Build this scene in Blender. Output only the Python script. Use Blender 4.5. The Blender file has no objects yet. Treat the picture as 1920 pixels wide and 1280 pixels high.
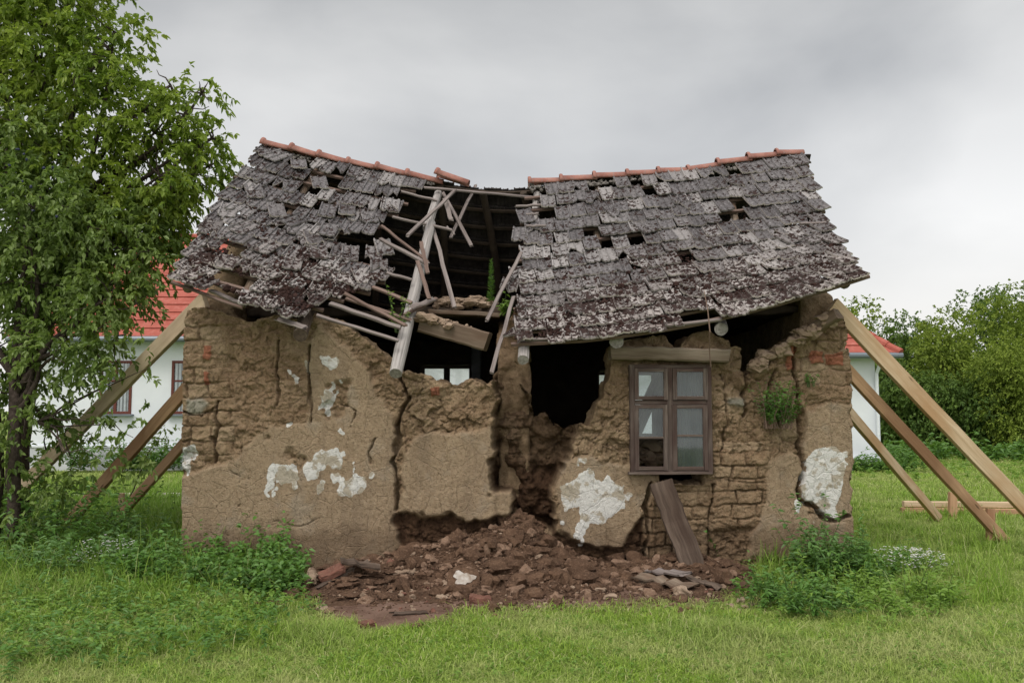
import bpy, math, random
import numpy as np
from mathutils import Vector, Matrix, noise as mnoise
R = math.radians
random.seed(7)
rng = np.random.default_rng(7)
scene = bpy.context.scene
# ------------------------------------------------------------------ camera, world, sun, exposure
CAM = np.array([0.0, -9.4, 1.7]); PITCH = math.atan(130/1600); FPX = 1600.0
cd = bpy.data.cameras.new('camera'); cam = bpy.data.objects.new('camera', cd)
scene.collection.objects.link(cam); scene.camera = cam
cam.location = CAM; cam.rotation_euler = (math.pi/2 + PITCH, 0, 0)
cd.sensor_width = 36; cd.lens = 36*FPX/1920; cd.clip_start = 0.1; cd.clip_end = 3000
SUN_EL, SUN_AZ = 56, 205          # high soft sun behind the cloud, behind the viewer
w = bpy.data.worlds.new('World'); scene.world = w; w.use_nodes = True
nt = w.node_tree; nt.nodes.clear()
def wn(t, **k):
    n = nt.nodes.new(t)
    for a, b in k.items(): setattr(n, a, b)
    return n
L_ = nt.links.new
sky = wn('ShaderNodeTexSky', sky_type='NISHITA', sun_disc=False)
sky.sun_elevation = R(SUN_EL); sky.sun_rotation = R(SUN_AZ); sky.dust_density = 6; sky.ozone_density = 0.3
bg1 = wn('ShaderNodeBackground'); bg1.inputs[1].default_value = 0.05; L_(sky.outputs[0], bg1.inputs[0])
tc = wn('ShaderNodeTexCoord'); mp = wn('ShaderNodeMapping'); mp.inputs['Scale'].default_value = (1.9, 1.9, 3.6)
mp.inputs['Rotation'].default_value = (0.05, 0.10, 0.4); mp.inputs['Location'].default_value = (9.9, 5, 0)
L_(tc.outputs['Generated'], mp.inputs[0])
n1 = wn('ShaderNodeTexNoise'); n1.inputs['Scale'].default_value = 1.3; n1.inputs['Detail'].default_value = 6
n1.inputs['Roughness'].default_value = 0.46; n1.inputs['Distortion'].default_value = 0.25
L_(mp.outputs[0], n1.inputs['Vector'])
r1 = wn('ShaderNodeMapRange'); L_(n1.outputs['Fac'], r1.inputs[0])
r1.inputs[1].default_value = 0.3; r1.inputs[2].default_value = 0.72; r1.inputs[3].default_value = 1.0; r1.inputs[4].default_value = 0.0
sx = wn('ShaderNodeSeparateXYZ'); L_(tc.outputs['Generated'], sx.inputs[0])
rz = wn('ShaderNodeValToRGB'); L_(sx.outputs[2], rz.inputs[0])      # brightness of the cloud deck by height
e = rz.color_ramp.elements
e[0].position = 0.0; e[0].color = (1.05, 1.04, 1.02, 1); e[1].position = 0.80; e[1].color = (1.15, 1.12, 1.08, 1)
for p, c in ((0.10, 1.0), (0.18, .92), (0.27, .73), (0.36, .62), (0.46, .56), (0.56, .58), (0.70, 1.0)):
    q = e.new(p); q.color = (c, c*.972, c*(.955-.13*min(p, .45)), 1)
cr = wn('ShaderNodeMapRange'); L_(sx.outputs[2], cr.inputs[0])      # cloud contrast grows with height
cr.inputs[1].default_value = 0.05; cr.inputs[2].default_value = 0.40; cr.inputs[3].default_value = 0.08; cr.inputs[4].default_value = 0.85
m1 = wn('ShaderNodeMath', operation='SUBTRACT'); m1.inputs[1].default_value = 0.5; L_(r1.outputs[0], m1.inputs[0])
m2 = wn('ShaderNodeMath', operation='MULTIPLY_ADD'); L_(m1.outputs[0], m2.inputs[0]); L_(cr.outputs[0], m2.inputs[1]); m2.inputs[2].default_value = 1.0
bk = wn('ShaderNodeMapRange'); L_(sx.outputs[1], bk.inputs[0])       # sky brightened behind the viewer, on the sun's side, as added front light
bk.inputs[1].default_value = 0.25; bk.inputs[2].default_value = -0.5; bk.inputs[3].default_value = 1.0; bk.inputs[4].default_value = 1.5
m3 = wn('ShaderNodeMath', operation='MULTIPLY'); L_(m2.outputs[0], m3.inputs[0]); L_(bk.outputs[0], m3.inputs[1])
mm = wn('ShaderNodeVectorMath', operation='SCALE'); L_(rz.outputs[0], mm.inputs[0]); L_(m3.outputs[0], mm.inputs['Scale'])
bg2 = wn('ShaderNodeBackground'); bg2.inputs[1].default_value = 0.80; L_(mm.outputs[0], bg2.inputs[0])
ad = wn('ShaderNodeAddShader'); L_(bg1.outputs[0], ad.inputs[0]); L_(bg2.outputs[0], ad.inputs[1])
wo = wn('ShaderNodeOutputWorld'); L_(ad.outputs[0], wo.inputs[0])
sd = bpy.data.lights.new('sun', 'SUN'); sd.energy = 1.3; sd.angle = R(24); sd.color = (1, .97, .93)
so = bpy.data.objects.new('sun', sd); scene.collection.objects.link(so)
so.rotation_euler = (R(90-SUN_EL), 0, R(180-SUN_AZ))
vs = scene.view_settings; vs.view_transform = 'Standard'; vs.look = 'None'; vs.exposure = 0.0; vs.gamma = 1; vs.use_curve_mapping = False
scene.cycles.use_denoising = True
scene.cycles.max_bounces = 6; scene.cycles.diffuse_bounces = 3; scene.cycles.transparent_max_bounces = 12
# ------------------------------------------------------------------ picture <-> world (used to measure the photograph)
FW = np.array([0, math.cos(PITCH), math.sin(PITCH)]); UP = np.array([0, -math.sin(PITCH), math.cos(PITCH)]); RT = np.array([1.0, 0, 0])
def ray(px, py): return FW*FPX + RT*(px-960) + UP*(640-py)
def P(px, py, Y):
    d = ray(px, py); return CAM + d*((Y-CAM[1])/d[1])
def PG(px, py, z=0.0):
    d = ray(px, py); return CAM + d*((z-CAM[2])/d[2])
def proj(V):
    r = V-CAM; wv = r@FW
    return 960+FPX*r[:, 0]/wv, 640-FPX*(r@UP)/wv
# ------------------------------------------------------------------ numpy noise
def _h(ix, iy, iz, s):
    n = (ix*374761393 + iy*668265263 + iz*2147483647 + s*144665 + 12345).astype(np.int64) & 0xffffffff
    n = ((n ^ (n >> 13))*1274126177) & 0xffffffff
    n = ((n ^ (n >> 16))*2246822519) & 0xffffffff
    return ((n ^ (n >> 15)) & 0xffffff)/float(0xffffff)
def vn(x, y, z=None, s=0):
    x = np.asarray(x, float); y = np.asarray(y, float)
    z = np.zeros_like(x) if z is None else np.asarray(z, float)
    ix, iy, iz = np.floor(x).astype(np.int64), np.floor(y).astype(np.int64), np.floor(z).astype(np.int64)
    fx, fy, fz = x-ix, y-iy, z-iz
    fx, fy, fz = fx*fx*(3-2*fx), fy*fy*(3-2*fy), fz*fz*(3-2*fz)
    o = 0
    for dx in (0, 1):
        for dy in (0, 1):
            for dz in (0, 1):
                o = o + _h(ix+dx, iy+dy, iz+dz, s)*(fx if dx else 1-fx)*(fy if dy else 1-fy)*(fz if dz else 1-fz)
    return o*2-1
def fbm(x, y, z=None, o=4, s=0, g=.5):
    a, f, t = 1.0, 1.0, 0
    for i in range(o):
        t = t + a*vn(x*f, y*f, None if z is None else z*f, s+i*17); a *= g; f *= 2.03
    return t
def worley(x, y, s=0):
    ix, iy = np.floor(x).astype(np.int64), np.floor(y).astype(np.int64); z = ix*0
    f1 = np.full(x.shape, 9.); f2 = np.full(x.shape, 9.); idr = np.zeros(x.shape)
    for dx in (-1, 0, 1):
        for dy in (-1, 0, 1):
            cx, cy = ix+dx, iy+dy; px = cx+_h(cx, cy, z, s); py = cy+_h(cx, cy, z+1, s+3)
            d = np.hypot(px-x, py-y); r = _h(cx, cy, z+2, s+5); m = d < f1
            f2 = np.where(m, f1, np.minimum(f2, d)); idr = np.where(m, r, idr); f1 = np.where(m, d, f1)
    return f1, f2, idr
def inpoly(x, y, poly):
    ins = np.zeros(x.shape, bool); n = len(poly)
    for i in range(n):
        x1, y1 = poly[i]; x2, y2 = poly[(i+1) % n]
        if y1 == y2: continue
        c = ((y1 > y) != (y2 > y)) & (x < (x2-x1)*(y-y1)/(y2-y1)+x1)
        ins ^= c
    return ins
def segd(x, y, line):
    d = np.full(x.shape, 1e9)
    for (x1, y1), (x2, y2) in zip(line[:-1], line[1:]):
        L = (x2-x1)**2+(y2-y1)**2; t = np.clip(((x-x1)*(x2-x1)+(y-y1)*(y2-y1))/L, 0, 1)
        d = np.minimum(d, np.hypot(x-x1-t*(x2-x1), y-y1-t*(y2-y1)))
    return d
def ss(a, b, x):
    t = np.clip((x-a)/(b-a), 0, 1); return t*t*(3-2*t)
def boxblur(a, k):
    for _ in range(2):
        for ax in (0, 1):
            p = np.pad(a, [(k, k) if i == ax else (0, 0) for i in (0, 1)], mode='edge')
            c = np.cumsum(p, axis=ax); c = np.concatenate([np.zeros_like(c.take([0], ax)), c], ax)
            n = a.shape[ax]; a = (c.take(range(2*k+1, 2*k+1+n), ax)-c.take(range(0, n), ax))/(2*k+1)
    return a
# ------------------------------------------------------------------ object helpers
def wloc(o):
    v = np.zeros(3)
    while o is not None: v += np.array(o.location); o = o.parent
    return v
def tag(o, label=None, cat=None, group=None, kind=None):
    if label: o['label'] = label
    if cat: o['category'] = cat
    if group: o['group'] = group
    if kind: o['kind'] = kind
    return o
def empty(name, loc, label, cat, group=None):
    o = bpy.data.objects.new(name, None); scene.collection.objects.link(o); o.location = loc
    o.empty_display_size = .2
    return tag(o, label, cat, group)
def mesh(name, V, faces, mat, parent=None, attrs=None, smooth=True, origin=None):
    """faces: list of int arrays (m,k); vertices in world space"""
    V = np.asarray(V, float)
    org = wloc(parent) if parent is not None else (np.array(origin, float) if origin is not None else np.zeros(3))
    me = bpy.data.meshes.new(name)
    if not isinstance(faces, (list, tuple)): faces = [faces]
    faces = [np.asarray(f, np.int32) for f in faces if len(f)]
    lens = np.concatenate([np.full(len(f), f.shape[1], np.int32) for f in faces])
    loops = np.concatenate([f.ravel() for f in faces])
    me.vertices.add(len(V)); me.vertices.foreach_set('co', (V-org).astype(np.float32).ravel())
    me.loops.add(len(loops)); me.loops.foreach_set('vertex_index', loops)
    me.polygons.add(len(lens)); st = np.concatenate([[0], np.cumsum(lens)[:-1]]).astype(np.int32)
    me.polygons.foreach_set('loop_start', st); me.polygons.foreach_set('loop_total', lens)
    me.polygons.foreach_set('use_smooth', np.full(len(lens), smooth))
    me.update(calc_edges=True); me.validate()
    for k, a in (attrs or {}).items():
        a = np.asarray(a, np.float32)
        if a.ndim == 1:
            at = me.attributes.new(k, 'FLOAT', 'POINT'); at.data.foreach_set('value', a)
        elif a.shape[1] == 3:
            at = me.attributes.new(k, 'FLOAT_VECTOR', 'POINT'); at.data.foreach_set('vector', a.ravel())
        else:
            at = me.attributes.new(k, 'FLOAT_COLOR', 'POINT'); at.data.foreach_set('color', a.ravel())
    if mat: me.materials.append(mat)
    o = bpy.data.objects.new(name, me); scene.collection.objects.link(o)
    if parent is not None: o.parent = parent
    else: o.location = org
    return o
class MB:
    """collects chamfered bars, boxes and tubes into one mesh"""
    def __init__(s): s.V = []; s.F = {}; s.T = []; s.n = 0
    def add(s, V, F, T=None):
        V = np.asarray(V, float)
        for f in F:
            s.F.setdefault(len(f), []).append([i+s.n for i in f])
        s.V.append(V); s.T.append(np.zeros_like(V) if T is None else T); s.n += len(V)
    def bar(s, p0, p1, wd, ht, up=(0, 0, 1), ch=.12, seg=6, jit=0.0, taper=1.0, ragged=0.0):
        p0, p1 = np.array(p0, float), np.array(p1, float); d = p1-p0; L = np.linalg.norm(d); d /= L
        u = np.array(up, float); u -= d*(u@d)
        if np.linalg.norm(u) < 1e-4: u = np.array([0, 1.0, 0]); u -= d*(u@d)
        u /= np.linalg.norm(u); r = np.cross(d, u); c = min(wd, ht)*ch
        prof = [(-wd/2+c, -ht/2), (wd/2-c, -ht/2), (wd/2, -ht/2+c), (wd/2, ht/2-c), (wd/2-c, ht/2), (-wd/2+c, ht/2), (-wd/2, ht/2-c), (-wd/2, -ht/2+c)]
        V = []; T = []; o = rng.uniform(0, 50)
        for i in range(seg+1):
            t = i/seg; k = 1+(taper-1)*t
            off = (r*rng.normal(0, jit)+u*rng.normal(0, jit)) if jit and 0 < i < seg else 0
            for a, b in prof:
                e = rng.uniform(-ragged, ragged) if i in (0, seg) else 0
                V.append(p0+d*(L*t+e)+r*a*k+u*b*k+off); T.append((L*t+o, a+o, b))
        F = []
        for i in range(seg):
            for j in range(8):
                a, b = i*8+j, i*8+(j+1) % 8; F.append((a, b, b+8, a+8))
        F.append(tuple(range(7, -1, -1))); F.append(tuple(seg*8+j for j in range(8)))
        s.add(V, F, np.array(T)); return s
    def box(s, lo, hi, ch=.1):
        lo, hi = np.array(lo, float), np.array(hi, float); c = (lo+hi)/2; d = hi-lo
        ax = int(np.argmax(d)); p0, p1 = c.copy(), c.copy(); p0[ax] = lo[ax]; p1[ax] = hi[ax]
        up = (0, 0, 1) if ax != 2 else (0, 1, 0)
        if ax == 0: wd, ht = d[1], d[2]
        elif ax == 1: wd, ht = d[0], d[2]
        else: wd, ht = d[0], d[1]
        return s.bar(p0, p1, wd, ht, up, ch, 1)
    def tube(s, pts, rad, n=10, jit=.0, cap=True):
        pts = [np.array(p, float) for p in pts]; rad = rad if hasattr(rad, '__len__') else [rad]*len(pts)
        V = []; T = []; acc = 0; o = rng.uniform(0, 50)
        ref = np.array([0.31, .21, .93])
        for i, p in enumerate(pts):
            d = pts[min(i+1, len(pts)-1)]-pts[max(i-1, 0)]; d = d/np.linalg.norm(d)
            if i: acc += np.linalg.norm(p-pts[i-1])
            a = np.cross(d, ref); a /= np.linalg.norm(a); b = np.cross(d, a)
            for j in range(n):
                t = 2*math.pi*j/n; rr = rad[i]*(1+rng.normal(0, jit))
                V.append(p+(a*math.cos(t)+b*math.sin(t))*rr); T.append((acc+o, math.cos(t)*rad[i]+o, math.sin(t)*rad[i]))
        F = []
        for i in range(len(pts)-1):
            for j in range(n):
                a, b = i*n+j, i*n+(j+1) % n; F.append((a, b, b+n, a+n))
        if cap: F.append(tuple(range(n-1, -1, -1))); F.append(tuple((len(pts)-1)*n+j for j in range(n)))
        s.add(V, F, np.array(T)); return s
    def build(s, name, mat, parent=None, smooth=False, origin=None):
        return mesh(name, np.concatenate(s.V), [np.array(v) for v in s.F.values()], mat, parent, {'tc': np.concatenate(s.T)}, smooth, origin)
# ------------------------------------------------------------------ materials
class NT:
    def __init__(s, name, rough=.9, spec=.2):
        s.m = bpy.data.materials.new(name); s.m.use_nodes = True; s.t = s.m.node_tree
        s.b = s.t.nodes['Principled BSDF']; s.out = s.t.nodes['Material Output']
        s.b.inputs['Roughness'].default_value = rough; s.b.inputs['Specular IOR Level'].default_value = spec
    def n(s, t, **k):
        q = s.t.nodes.new(t)
        for a, b in k.items(): setattr(q, a, b)
        return q
    def l(s, a, b): s.t.links.new(a, b)
    def put(s, sock, v):
        if isinstance(v, bpy.types.NodeSocket): s.l(v, sock)
        elif hasattr(v, '__len__') and len(v) == 3 and sock.type == 'RGBA': sock.default_value = (*v, 1)
        else: sock.default_value = v
    def co(s, kind='Object', sc=(1, 1, 1), attr=None):
        if attr: q = s.n('ShaderNodeAttribute', attribute_name=attr).outputs['Vector']
        elif kind == 'World': q = s.n('ShaderNodeNewGeometry').outputs['Position']
        else: q = s.n('ShaderNodeTexCoord').outputs[kind]
        m = s.n('ShaderNodeMapping'); m.inputs['Scale'].default_value = sc; s.l(q, m.inputs[0]); return m.outputs[0]
    def noise(s, vec, sc, det=5, ro=.55, dist=0):
        q = s.n('ShaderNodeTexNoise'); s.l(vec, q.inputs['Vector'])
        q.inputs['Scale'].default_value = sc; q.inputs['Detail'].default_value = det; q.inputs['Roughness'].default_value = ro; q.inputs['Distortion'].default_value = dist
        return q.outputs['Fac']
    def voro(s, vec, sc, feat='F1', out='Distance'):
        q = s.n('ShaderNodeTexVoronoi', feature=feat); s.l(vec, q.inputs['Vector']); q.inputs['Scale'].default_value = sc
        return q.outputs[out]
    def ramp(s, f, stops):
        q = s.n('ShaderNodeValToRGB'); s.l(f, q.inputs[0]); el = q.color_ramp.elements
        while len(el) < len(stops): el.new(.5)
        for i, (p, c) in enumerate(stops):
            el[i].position = p; el[i].color = (c, c, c, 1) if not hasattr(c, '__len__') else (*c, 1)
        return q.outputs[0]
    def mix(s, f, a, b, mode='MIX'):
        q = s.n('ShaderNodeMix', data_type='RGBA', blend_type=mode); s.put(q.inputs[0], f); s.put(q.inputs[6], a); s.put(q.inputs[7], b)
        return q.outputs[2]
    def math(s, op, a, b=0.0, c=None):
        q = s.n('ShaderNodeMath', operation=op); s.put(q.inputs[0], a); s.put(q.inputs[1], b)
        if c is not None: s.put(q.inputs[2], c)
        return q.outputs[0]
    def attr(s, name, out='Fac'): return s.n('ShaderNodeAttribute', attribute_name=name).outputs[out]
    def sep(s, name):
        q = s.n('ShaderNodeSeparateColor'); s.l(s.attr(name, 'Color'), q.inputs[0]); return q.outputs
    def bump(s, h, dist=.01, st=1.0, nrm=None):
        q = s.n('ShaderNodeBump'); s.put(q.inputs['Height'], h); q.inputs['Distance'].default_value = dist; q.inputs['Strength'].default_value = st
        if nrm is not None: s.l(nrm, q.inputs['Normal'])
        return q.outputs[0]
    def col(s, c): s.put(s.b.inputs['Base Color'], c)
    def nrm(s, n): s.l(n, s.b.inputs['Normal'])

def mat_wall():
    t = NT('mud_wall', .95, .1); g = t.co('World'); gs = t.co('World', (.5, .5, 2.2))
    r, gr, b = t.sep('mask')[0:3]; r2 = t.sep('mask2')[0]; r3 = t.sep('mask2')[1]
    big = t.noise(g, 1.3, 4); mid = t.noise(g, 9, 6, .6); fine = t.noise(g, 70, 5, .7); straw = t.noise(gs, 95, 4, .7)
    plaster = t.mix(big, (.300, .216, .136), (.440, .335, .222))
    plaster = t.mix(t.ramp(mid, [(.3, 0), (.7, 1)]), t.mix(.6, plaster, (.245, .172, .106)), plaster)
    plaster = t.mix(t.math('MULTIPLY', straw, .45), plaster, (.43, .345, .25))
    rub = t.mix(t.ramp(mid, [(.32, 0), (.68, 1)]), (.185, .122, .073), (.405, .297, .188))
    rub = t.mix(t.ramp(big, [(.42, 0), (.6, .6)]), rub, (.235, .150, .088))
    rub = t.mix(t.ramp(fine, [(.45, 0), (.75, .5)]), rub, (.43, .34, .235))
    pit = t.voro(g, 38); pits = t.ramp(pit, [(.10, 1), (.22, 0)]); mott = t.noise(g, 32, 5, .7)
    plaster = t.mix(t.ramp(mott, [(.35, .5), (.52, 0)]), plaster, (.175, .120, .073))
    plaster = t.mix(t.ramp(mott, [(.55, 0), (.72, .55)]), plaster, (.50, .40, .285))
    plaster = t.mix(t.ramp(t.noise(t.co('World', (3.5, 3.5, .55)), 1.6, 4), [(.50, 0), (.68, .5)]), plaster, (.235, .178, .125))
    plaster = t.mix(t.ramp(t.noise(g, 2.4, 5, .6), [(.56, 0), (.66, .45)]), plaster, (.36, .31, .245))
    rub = t.mix(t.ramp(t.sep('mask2')[2], [(.0, .5), (.35, 0)]), rub, (.16, .10, .058))
    rub = t.mix(t.ramp(t.sep('mask2')[2], [(.65, 0), (1, .6)]), rub, (.43, .33, .225))
    flecks = t.ramp(t.noise(t.co('World', (1, 1, 3)), 55, 3, .5), [(.63, 0), (.68, .6)])
    cc = t.mix(b, plaster, rub)
    cc = t.mix(flecks, cc, (.50, .42, .31)); cc = t.mix(t.math('MULTIPLY', pits, .6), cc, (.10, .068, .043))
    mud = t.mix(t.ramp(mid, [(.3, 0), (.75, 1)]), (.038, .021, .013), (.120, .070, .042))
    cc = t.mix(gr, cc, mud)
    whc = t.mix(t.ramp(t.noise(g, 5.5, 6, .6), [(.44, 0), (.485, 1)]), (.46, .41, .33), (.72, .715, .69)); whc = t.mix(t.ramp(t.noise(g, 60, 3, .6), [(.55, 0), (.75, .35)]), whc, (.36, .33, .28))
    wm = t.math('ADD', r, t.math('MULTIPLY', t.math('SUBTRACT', t.noise(g, 20, 7, .72), .5), 1.7))
    wm = t.ramp(wm, [(.42, 0), (.52, 1)])
    cc = t.mix(wm, cc, whc)
    cc = t.mix(r3, cc, t.mix(fine, (.20, .19, .15), (.44, .41, .34)))
    cc = t.mix(r2, cc, t.mix(mid, (.24, .085, .05), (.42, .19, .12)))
    t.col(cc)
    crk = t.voro(t.mix(.12, g, t.n('ShaderNodeTexNoise').outputs['Color'], 'ADD'), 4.5, 'DISTANCE_TO_EDGE')
    crk = t.ramp(crk, [(.0, 0), (.018, 1)])
    h = t.math('ADD', t.math('MULTIPLY', mid, t.math('MULTIPLY_ADD', b, 2.0, .5)), t.math('MULTIPLY', fine, .55))
    h = t.math('ADD', h, t.math('MULTIPLY', straw, .5))
    h = t.math('ADD', h, t.math('MULTIPLY', crk, .35)); h = t.math('ADD', h, t.math('MULTIPLY', mott, .8)); h = t.math('SUBTRACT', h, t.math('MULTIPLY', pits, .5))
    t.nrm(t.bump(h, .026, 1.0)); return t.m
def mat_wood(name, dark, light, warm=None, sc=(1.6, 38, 38), rough=.85, knots=True, stain=None):
    t = NT(name, rough, .2); v = t.co(attr='tc', sc=sc); v2 = t.co(attr='tc', sc=(3, 9, 9)); v3 = t.co(attr='tc', sc=(.9, 3, 3))
    g = t.noise(v, 1.0, 6, .65, .4); k = t.noise(v2, 1.0, 4)
    c = t.mix(t.ramp(g, [(.3, 0), (.7, 1)]), dark, light)
    if warm: c = t.mix(t.ramp(k, [(.4, 0), (.7, .8)]), c, warm)
    if stain: c = t.mix(t.ramp(t.noise(v3, 1.0, 3), [(.42, 0), (.62, .75)]), c, stain)
    if knots:
        kn = t.voro(t.co(attr='tc', sc=(1.4, 6, 6)), 1.0)
        c = t.mix(t.ramp(kn, [(.05, .9), (.10, 0)]), c, tuple(x*.35 for x in dark))
    crack = t.ramp(t.noise(t.co(attr='tc', sc=(.8, 60, 60)), 1.0, 3, .6), [(.28, 1), (.36, 0)])
    c = t.mix(t.math('MULTIPLY', crack, .8 if name.startswith('weath') else .25), c, tuple(x*.25 for x in dark))
    t.col(c); t.nrm(t.bump(t.math('SUBTRACT', g, t.math('MULTIPLY', crack, .6)), .006, .8)); return t.m
def mat_tile():
    t = NT('old_roof_tile', .92, .15); g = t.co('World'); r, lo, e = t.sep('mask')[0:3]
    mid = t.noise(g, 28, 5, .6); fine = t.noise(g, 110, 4, .7); big = t.noise(g, 2.2, 4); lich = t.noise(g, 46, 5, .6)
    c1 = t.mix(t.ramp(mid, [(.3, 0), (.7, 1)]), (.062, .057, .060), (.185, .176, .182))
    c2 = t.mix(t.ramp(mid, [(.3, 0), (.7, 1)]), (.17, .15, .143), (.37, .338, .32))
    c = t.mix(t.math('MULTIPLY_ADD', big, .5, t.math('MULTIPLY_ADD', lo, 1.0, -.2)), c1, c2)
    c = t.mix(t.ramp(r, [(.0, .55), (.40, 0)]), c, (.040, .036, .037))
    c = t.mix(t.ramp(r, [(.72, 0), (1, .55)]), c, (.40, .38, .37))
    c = t.mix(t.ramp(lich, [(.62, 0), (.68, .7)]), c, (.42, .42, .42))
    m = t.math('ADD', t.noise(g, 19, 5, .6), t.math('ADD', t.math('MULTIPLY', lo, .10), t.math('MULTIPLY', t.math('SUBTRACT', t.noise(g, 3.0, 3), .5), .42)))
    mossm = t.ramp(m, [(.565, 0), (.590, 1)])
    c = t.mix(mossm, c, t.mix(fine, (.022, .014, .013), (.052, .032, .028)))
    c = t.mix(e, c, t.mix(fine, (.34, .30, .28), (.55, .50, .47)))
    t.col(c)
    h = t.math('ADD', mossm, t.math('ADD', t.math('MULTIPLY', mid, .5), t.math('MULTIPLY', fine, .4)))
    t.nrm(t.bump(h, .008, .8)); return t.m
def mat_noise(name, a, b, sc=8, rough=.9, bd=.006, c3=None, sc2=60, spec=.15, obj='World', stops=(.3, .7)):
    t = NT(name, rough, spec); g = t.co(obj); m = t.noise(g, sc, 6, .6); f = t.noise(g, sc2, 4, .7)
    c = t.mix(t.ramp(m, [(stops[0], 0), (stops[1], 1)]), a, b)
    if c3: c = t.mix(t.ramp(f, [(.5, 0), (.72, .8)]), c, c3)
    t.col(c); t.nrm(t.bump(t.math('ADD', m, t.math('MULTIPLY', f, .5)), bd, .9)); return t.m
def mat_leaf(name, cols, trans=.35, rough=.45, yellow=0.0, spec=.35):
    t = NT(name, rough, spec); r = t.attr('rnd'); g = t.co('World'); n = t.noise(g, .9, 3)
    k = len(cols); c = t.ramp(r, [(i/(k-1), cols[i]) for i in range(k)])
    c = t.mix(t.ramp(n, [(.38, 0), (.62, .5)]), c, cols[-1])
    if yellow: c = t.mix(t.ramp(r, [(1-yellow-.003, 0), (1-yellow, 1)]), c, (.48, .27, .02))
    t.col(c)
    tr = t.n('ShaderNodeBsdfTranslucent'); t.l(t.mix(.5, c, (.22, .34, .03), 'MIX'), tr.inputs[0])
    ms = t.n('ShaderNodeMixShader'); ms.inputs[0].default_value = trans
    t.l(t.b.outputs[0], ms.inputs[1]); t.l(tr.outputs[0], ms.inputs[2]); t.l(ms.outputs[0], t.out.inputs[0]); return t.m
def mat_plain(name, c, rough=.6, metal=0, spec=.3):
    t = NT(name, rough, spec); g = t.co('World'); n = t.noise(g, 3, 5); t.col(t.mix(t.math('MULTIPLY', n, .5), c, tuple(x*.72 for x in c)))
    t.b.inputs['Metallic'].default_value = metal; return t.m
def mat_glass(name, tint, haze):
    t = NT(name, .04, .5); tr = t.n('ShaderNodeBsdfTransparent'); tr.inputs[0].default_value = (*tint, 1)
    gl = t.n('ShaderNodeBsdfGlossy'); gl.inputs['Roughness'].default_value = .03
    df = t.n('ShaderNodeBsdfDiffuse'); df.inputs[0].default_value = (.35, .38, .38, 1)
    fr = t.n('ShaderNodeFresnel'); fr.inputs[0].default_value = 1.5
    a = t.n('ShaderNodeMixShader'); g = t.co('World'); dirt = t.ramp(t.noise(g, 4, 4, .5), [(.3, haze*.5), (.75, haze*1.5)])
    t.l(dirt, a.inputs[0]); t.l(tr.outputs[0], a.inputs[1]); t.l(df.outputs[0], a.inputs[2])
    b = t.n('ShaderNodeMixShader'); t.l(fr.outputs[0], b.inputs[0]); t.l(a.outputs[0], b.inputs[1]); t.l(gl.outputs[0], b.inputs[2])
    t.l(b.outputs[0], t.out.inputs[0]); return t.m
M = {}
M['wall'] = mat_wall()
M['log'] = mat_wood('weathered_log', (.17, .15, .145), (.42, .40, .385))
M['lath'] = mat_wood('weathered_lath', (.09, .070, .064), (.27, .235, .222))
M['lath_brown'] = mat_wood('weathered_lath_brown', (.085, .055, .045), (.21, .15, .125))
M['beam'] = mat_wood('weathered_beam', (.11, .082, .060), (.29, .235, .18), warm=(.13, .075, .05), stain=(.10, .07, .05))
M['lintel'] = mat_wood('weathered_lintel', (.13, .10, .076), (.30, .25, .195), sc=(2, 30, 30), stain=(.12, .088, .06))
M['plank_old'] = mat_wood('weathered_plank', (.040, .028, .021), (.165, .125, .098), stain=(.035, .020, .014), sc=(1.6, 22, 22))
M['frame'] = mat_wood('weathered_window_wood', (.045, .032, .028), (.20, .165, .142), warm=(.065, .034, .028), stain=(.05, .032, .028), sc=(2.5, 60, 60), knots=False)
M['brace_light'] = mat_wood('fresh_timber_light', (.40, .285, .175), (.60, .47, .33), sc=(1.2, 26, 26), stain=(.38, .22, .11))
M['brace_mid'] = mat_wood('fresh_timber_brown', (.38, .22, .13), (.58, .38, .24), sc=(1.2, 26, 26), stain=(.25, .13, .075))
M['brace_grey'] = mat_wood('fresh_timber_greyed', (.46, .36, .25), (.64, .52, .38), sc=(1.2, 26, 26), stain=(.27, .20, .14))
M['tile'] = mat_tile(); M['tile_dark'] = mat_noise('shade_dark_tile', (.022, .019, .019), (.060, .052, .050), 8, .95, .006)  # second one: rear tiles with the roof hole's shade put into their colour
M['ridge'] = mat_noise('ridge_clay', (.24, .10, .080), (.36, .18, .145), 7, .85, .004, (.24, .20, .185), 30)
M['mortar'] = mat_noise('lichen_mortar', (.09, .08, .075), (.28, .26, .24), 18, .95, .01)
M['shade_dark'] = mat_noise('shade_dark_inside', (.035, .027, .021), (.075, .056, .042), 5, .95, .01)  # interior shade put into the colour of walls, ceiling and rear roof timbers
M['limewash'] = mat_noise('inside_limewash', (.16, .17, .18), (.26, .28, .29), 4, .9, .003)
M['mud'] = mat_noise('loose_mud', (.034, .019, .012), (.115, .069, .044), 7, .95, .03, (.16, .105, .072), 45)
M['clod'] = mat_noise('dry_clods', (.036, .020, .013), (.120, .072, .046), 5, .95, .01, (.20, .130, .088), 50)
M['clod2'] = mat_noise('pale_clods', (.17, .118, .082), (.34, .26, .195), 5, .95, .008)
M['brick'] = mat_noise('broken_brick', (.095, .042, .031), (.20, .095, .070), 9, .95, .008, (.22, .15, .11), 60)
M['moss'] = mat_noise('dark_moss', (.016, .009, .008), (.058, .031, .026), 25, 1, .01)
M['white_wall'] = mat_noise('white_render', (.66, .70, .76), (.75, .79, .84), 1.2, .8, .002)
M['plinth'] = mat_noise('grey_plinth', (.44, .46, .50), (.55, .57, .60), 3, .8, .003)
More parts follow.
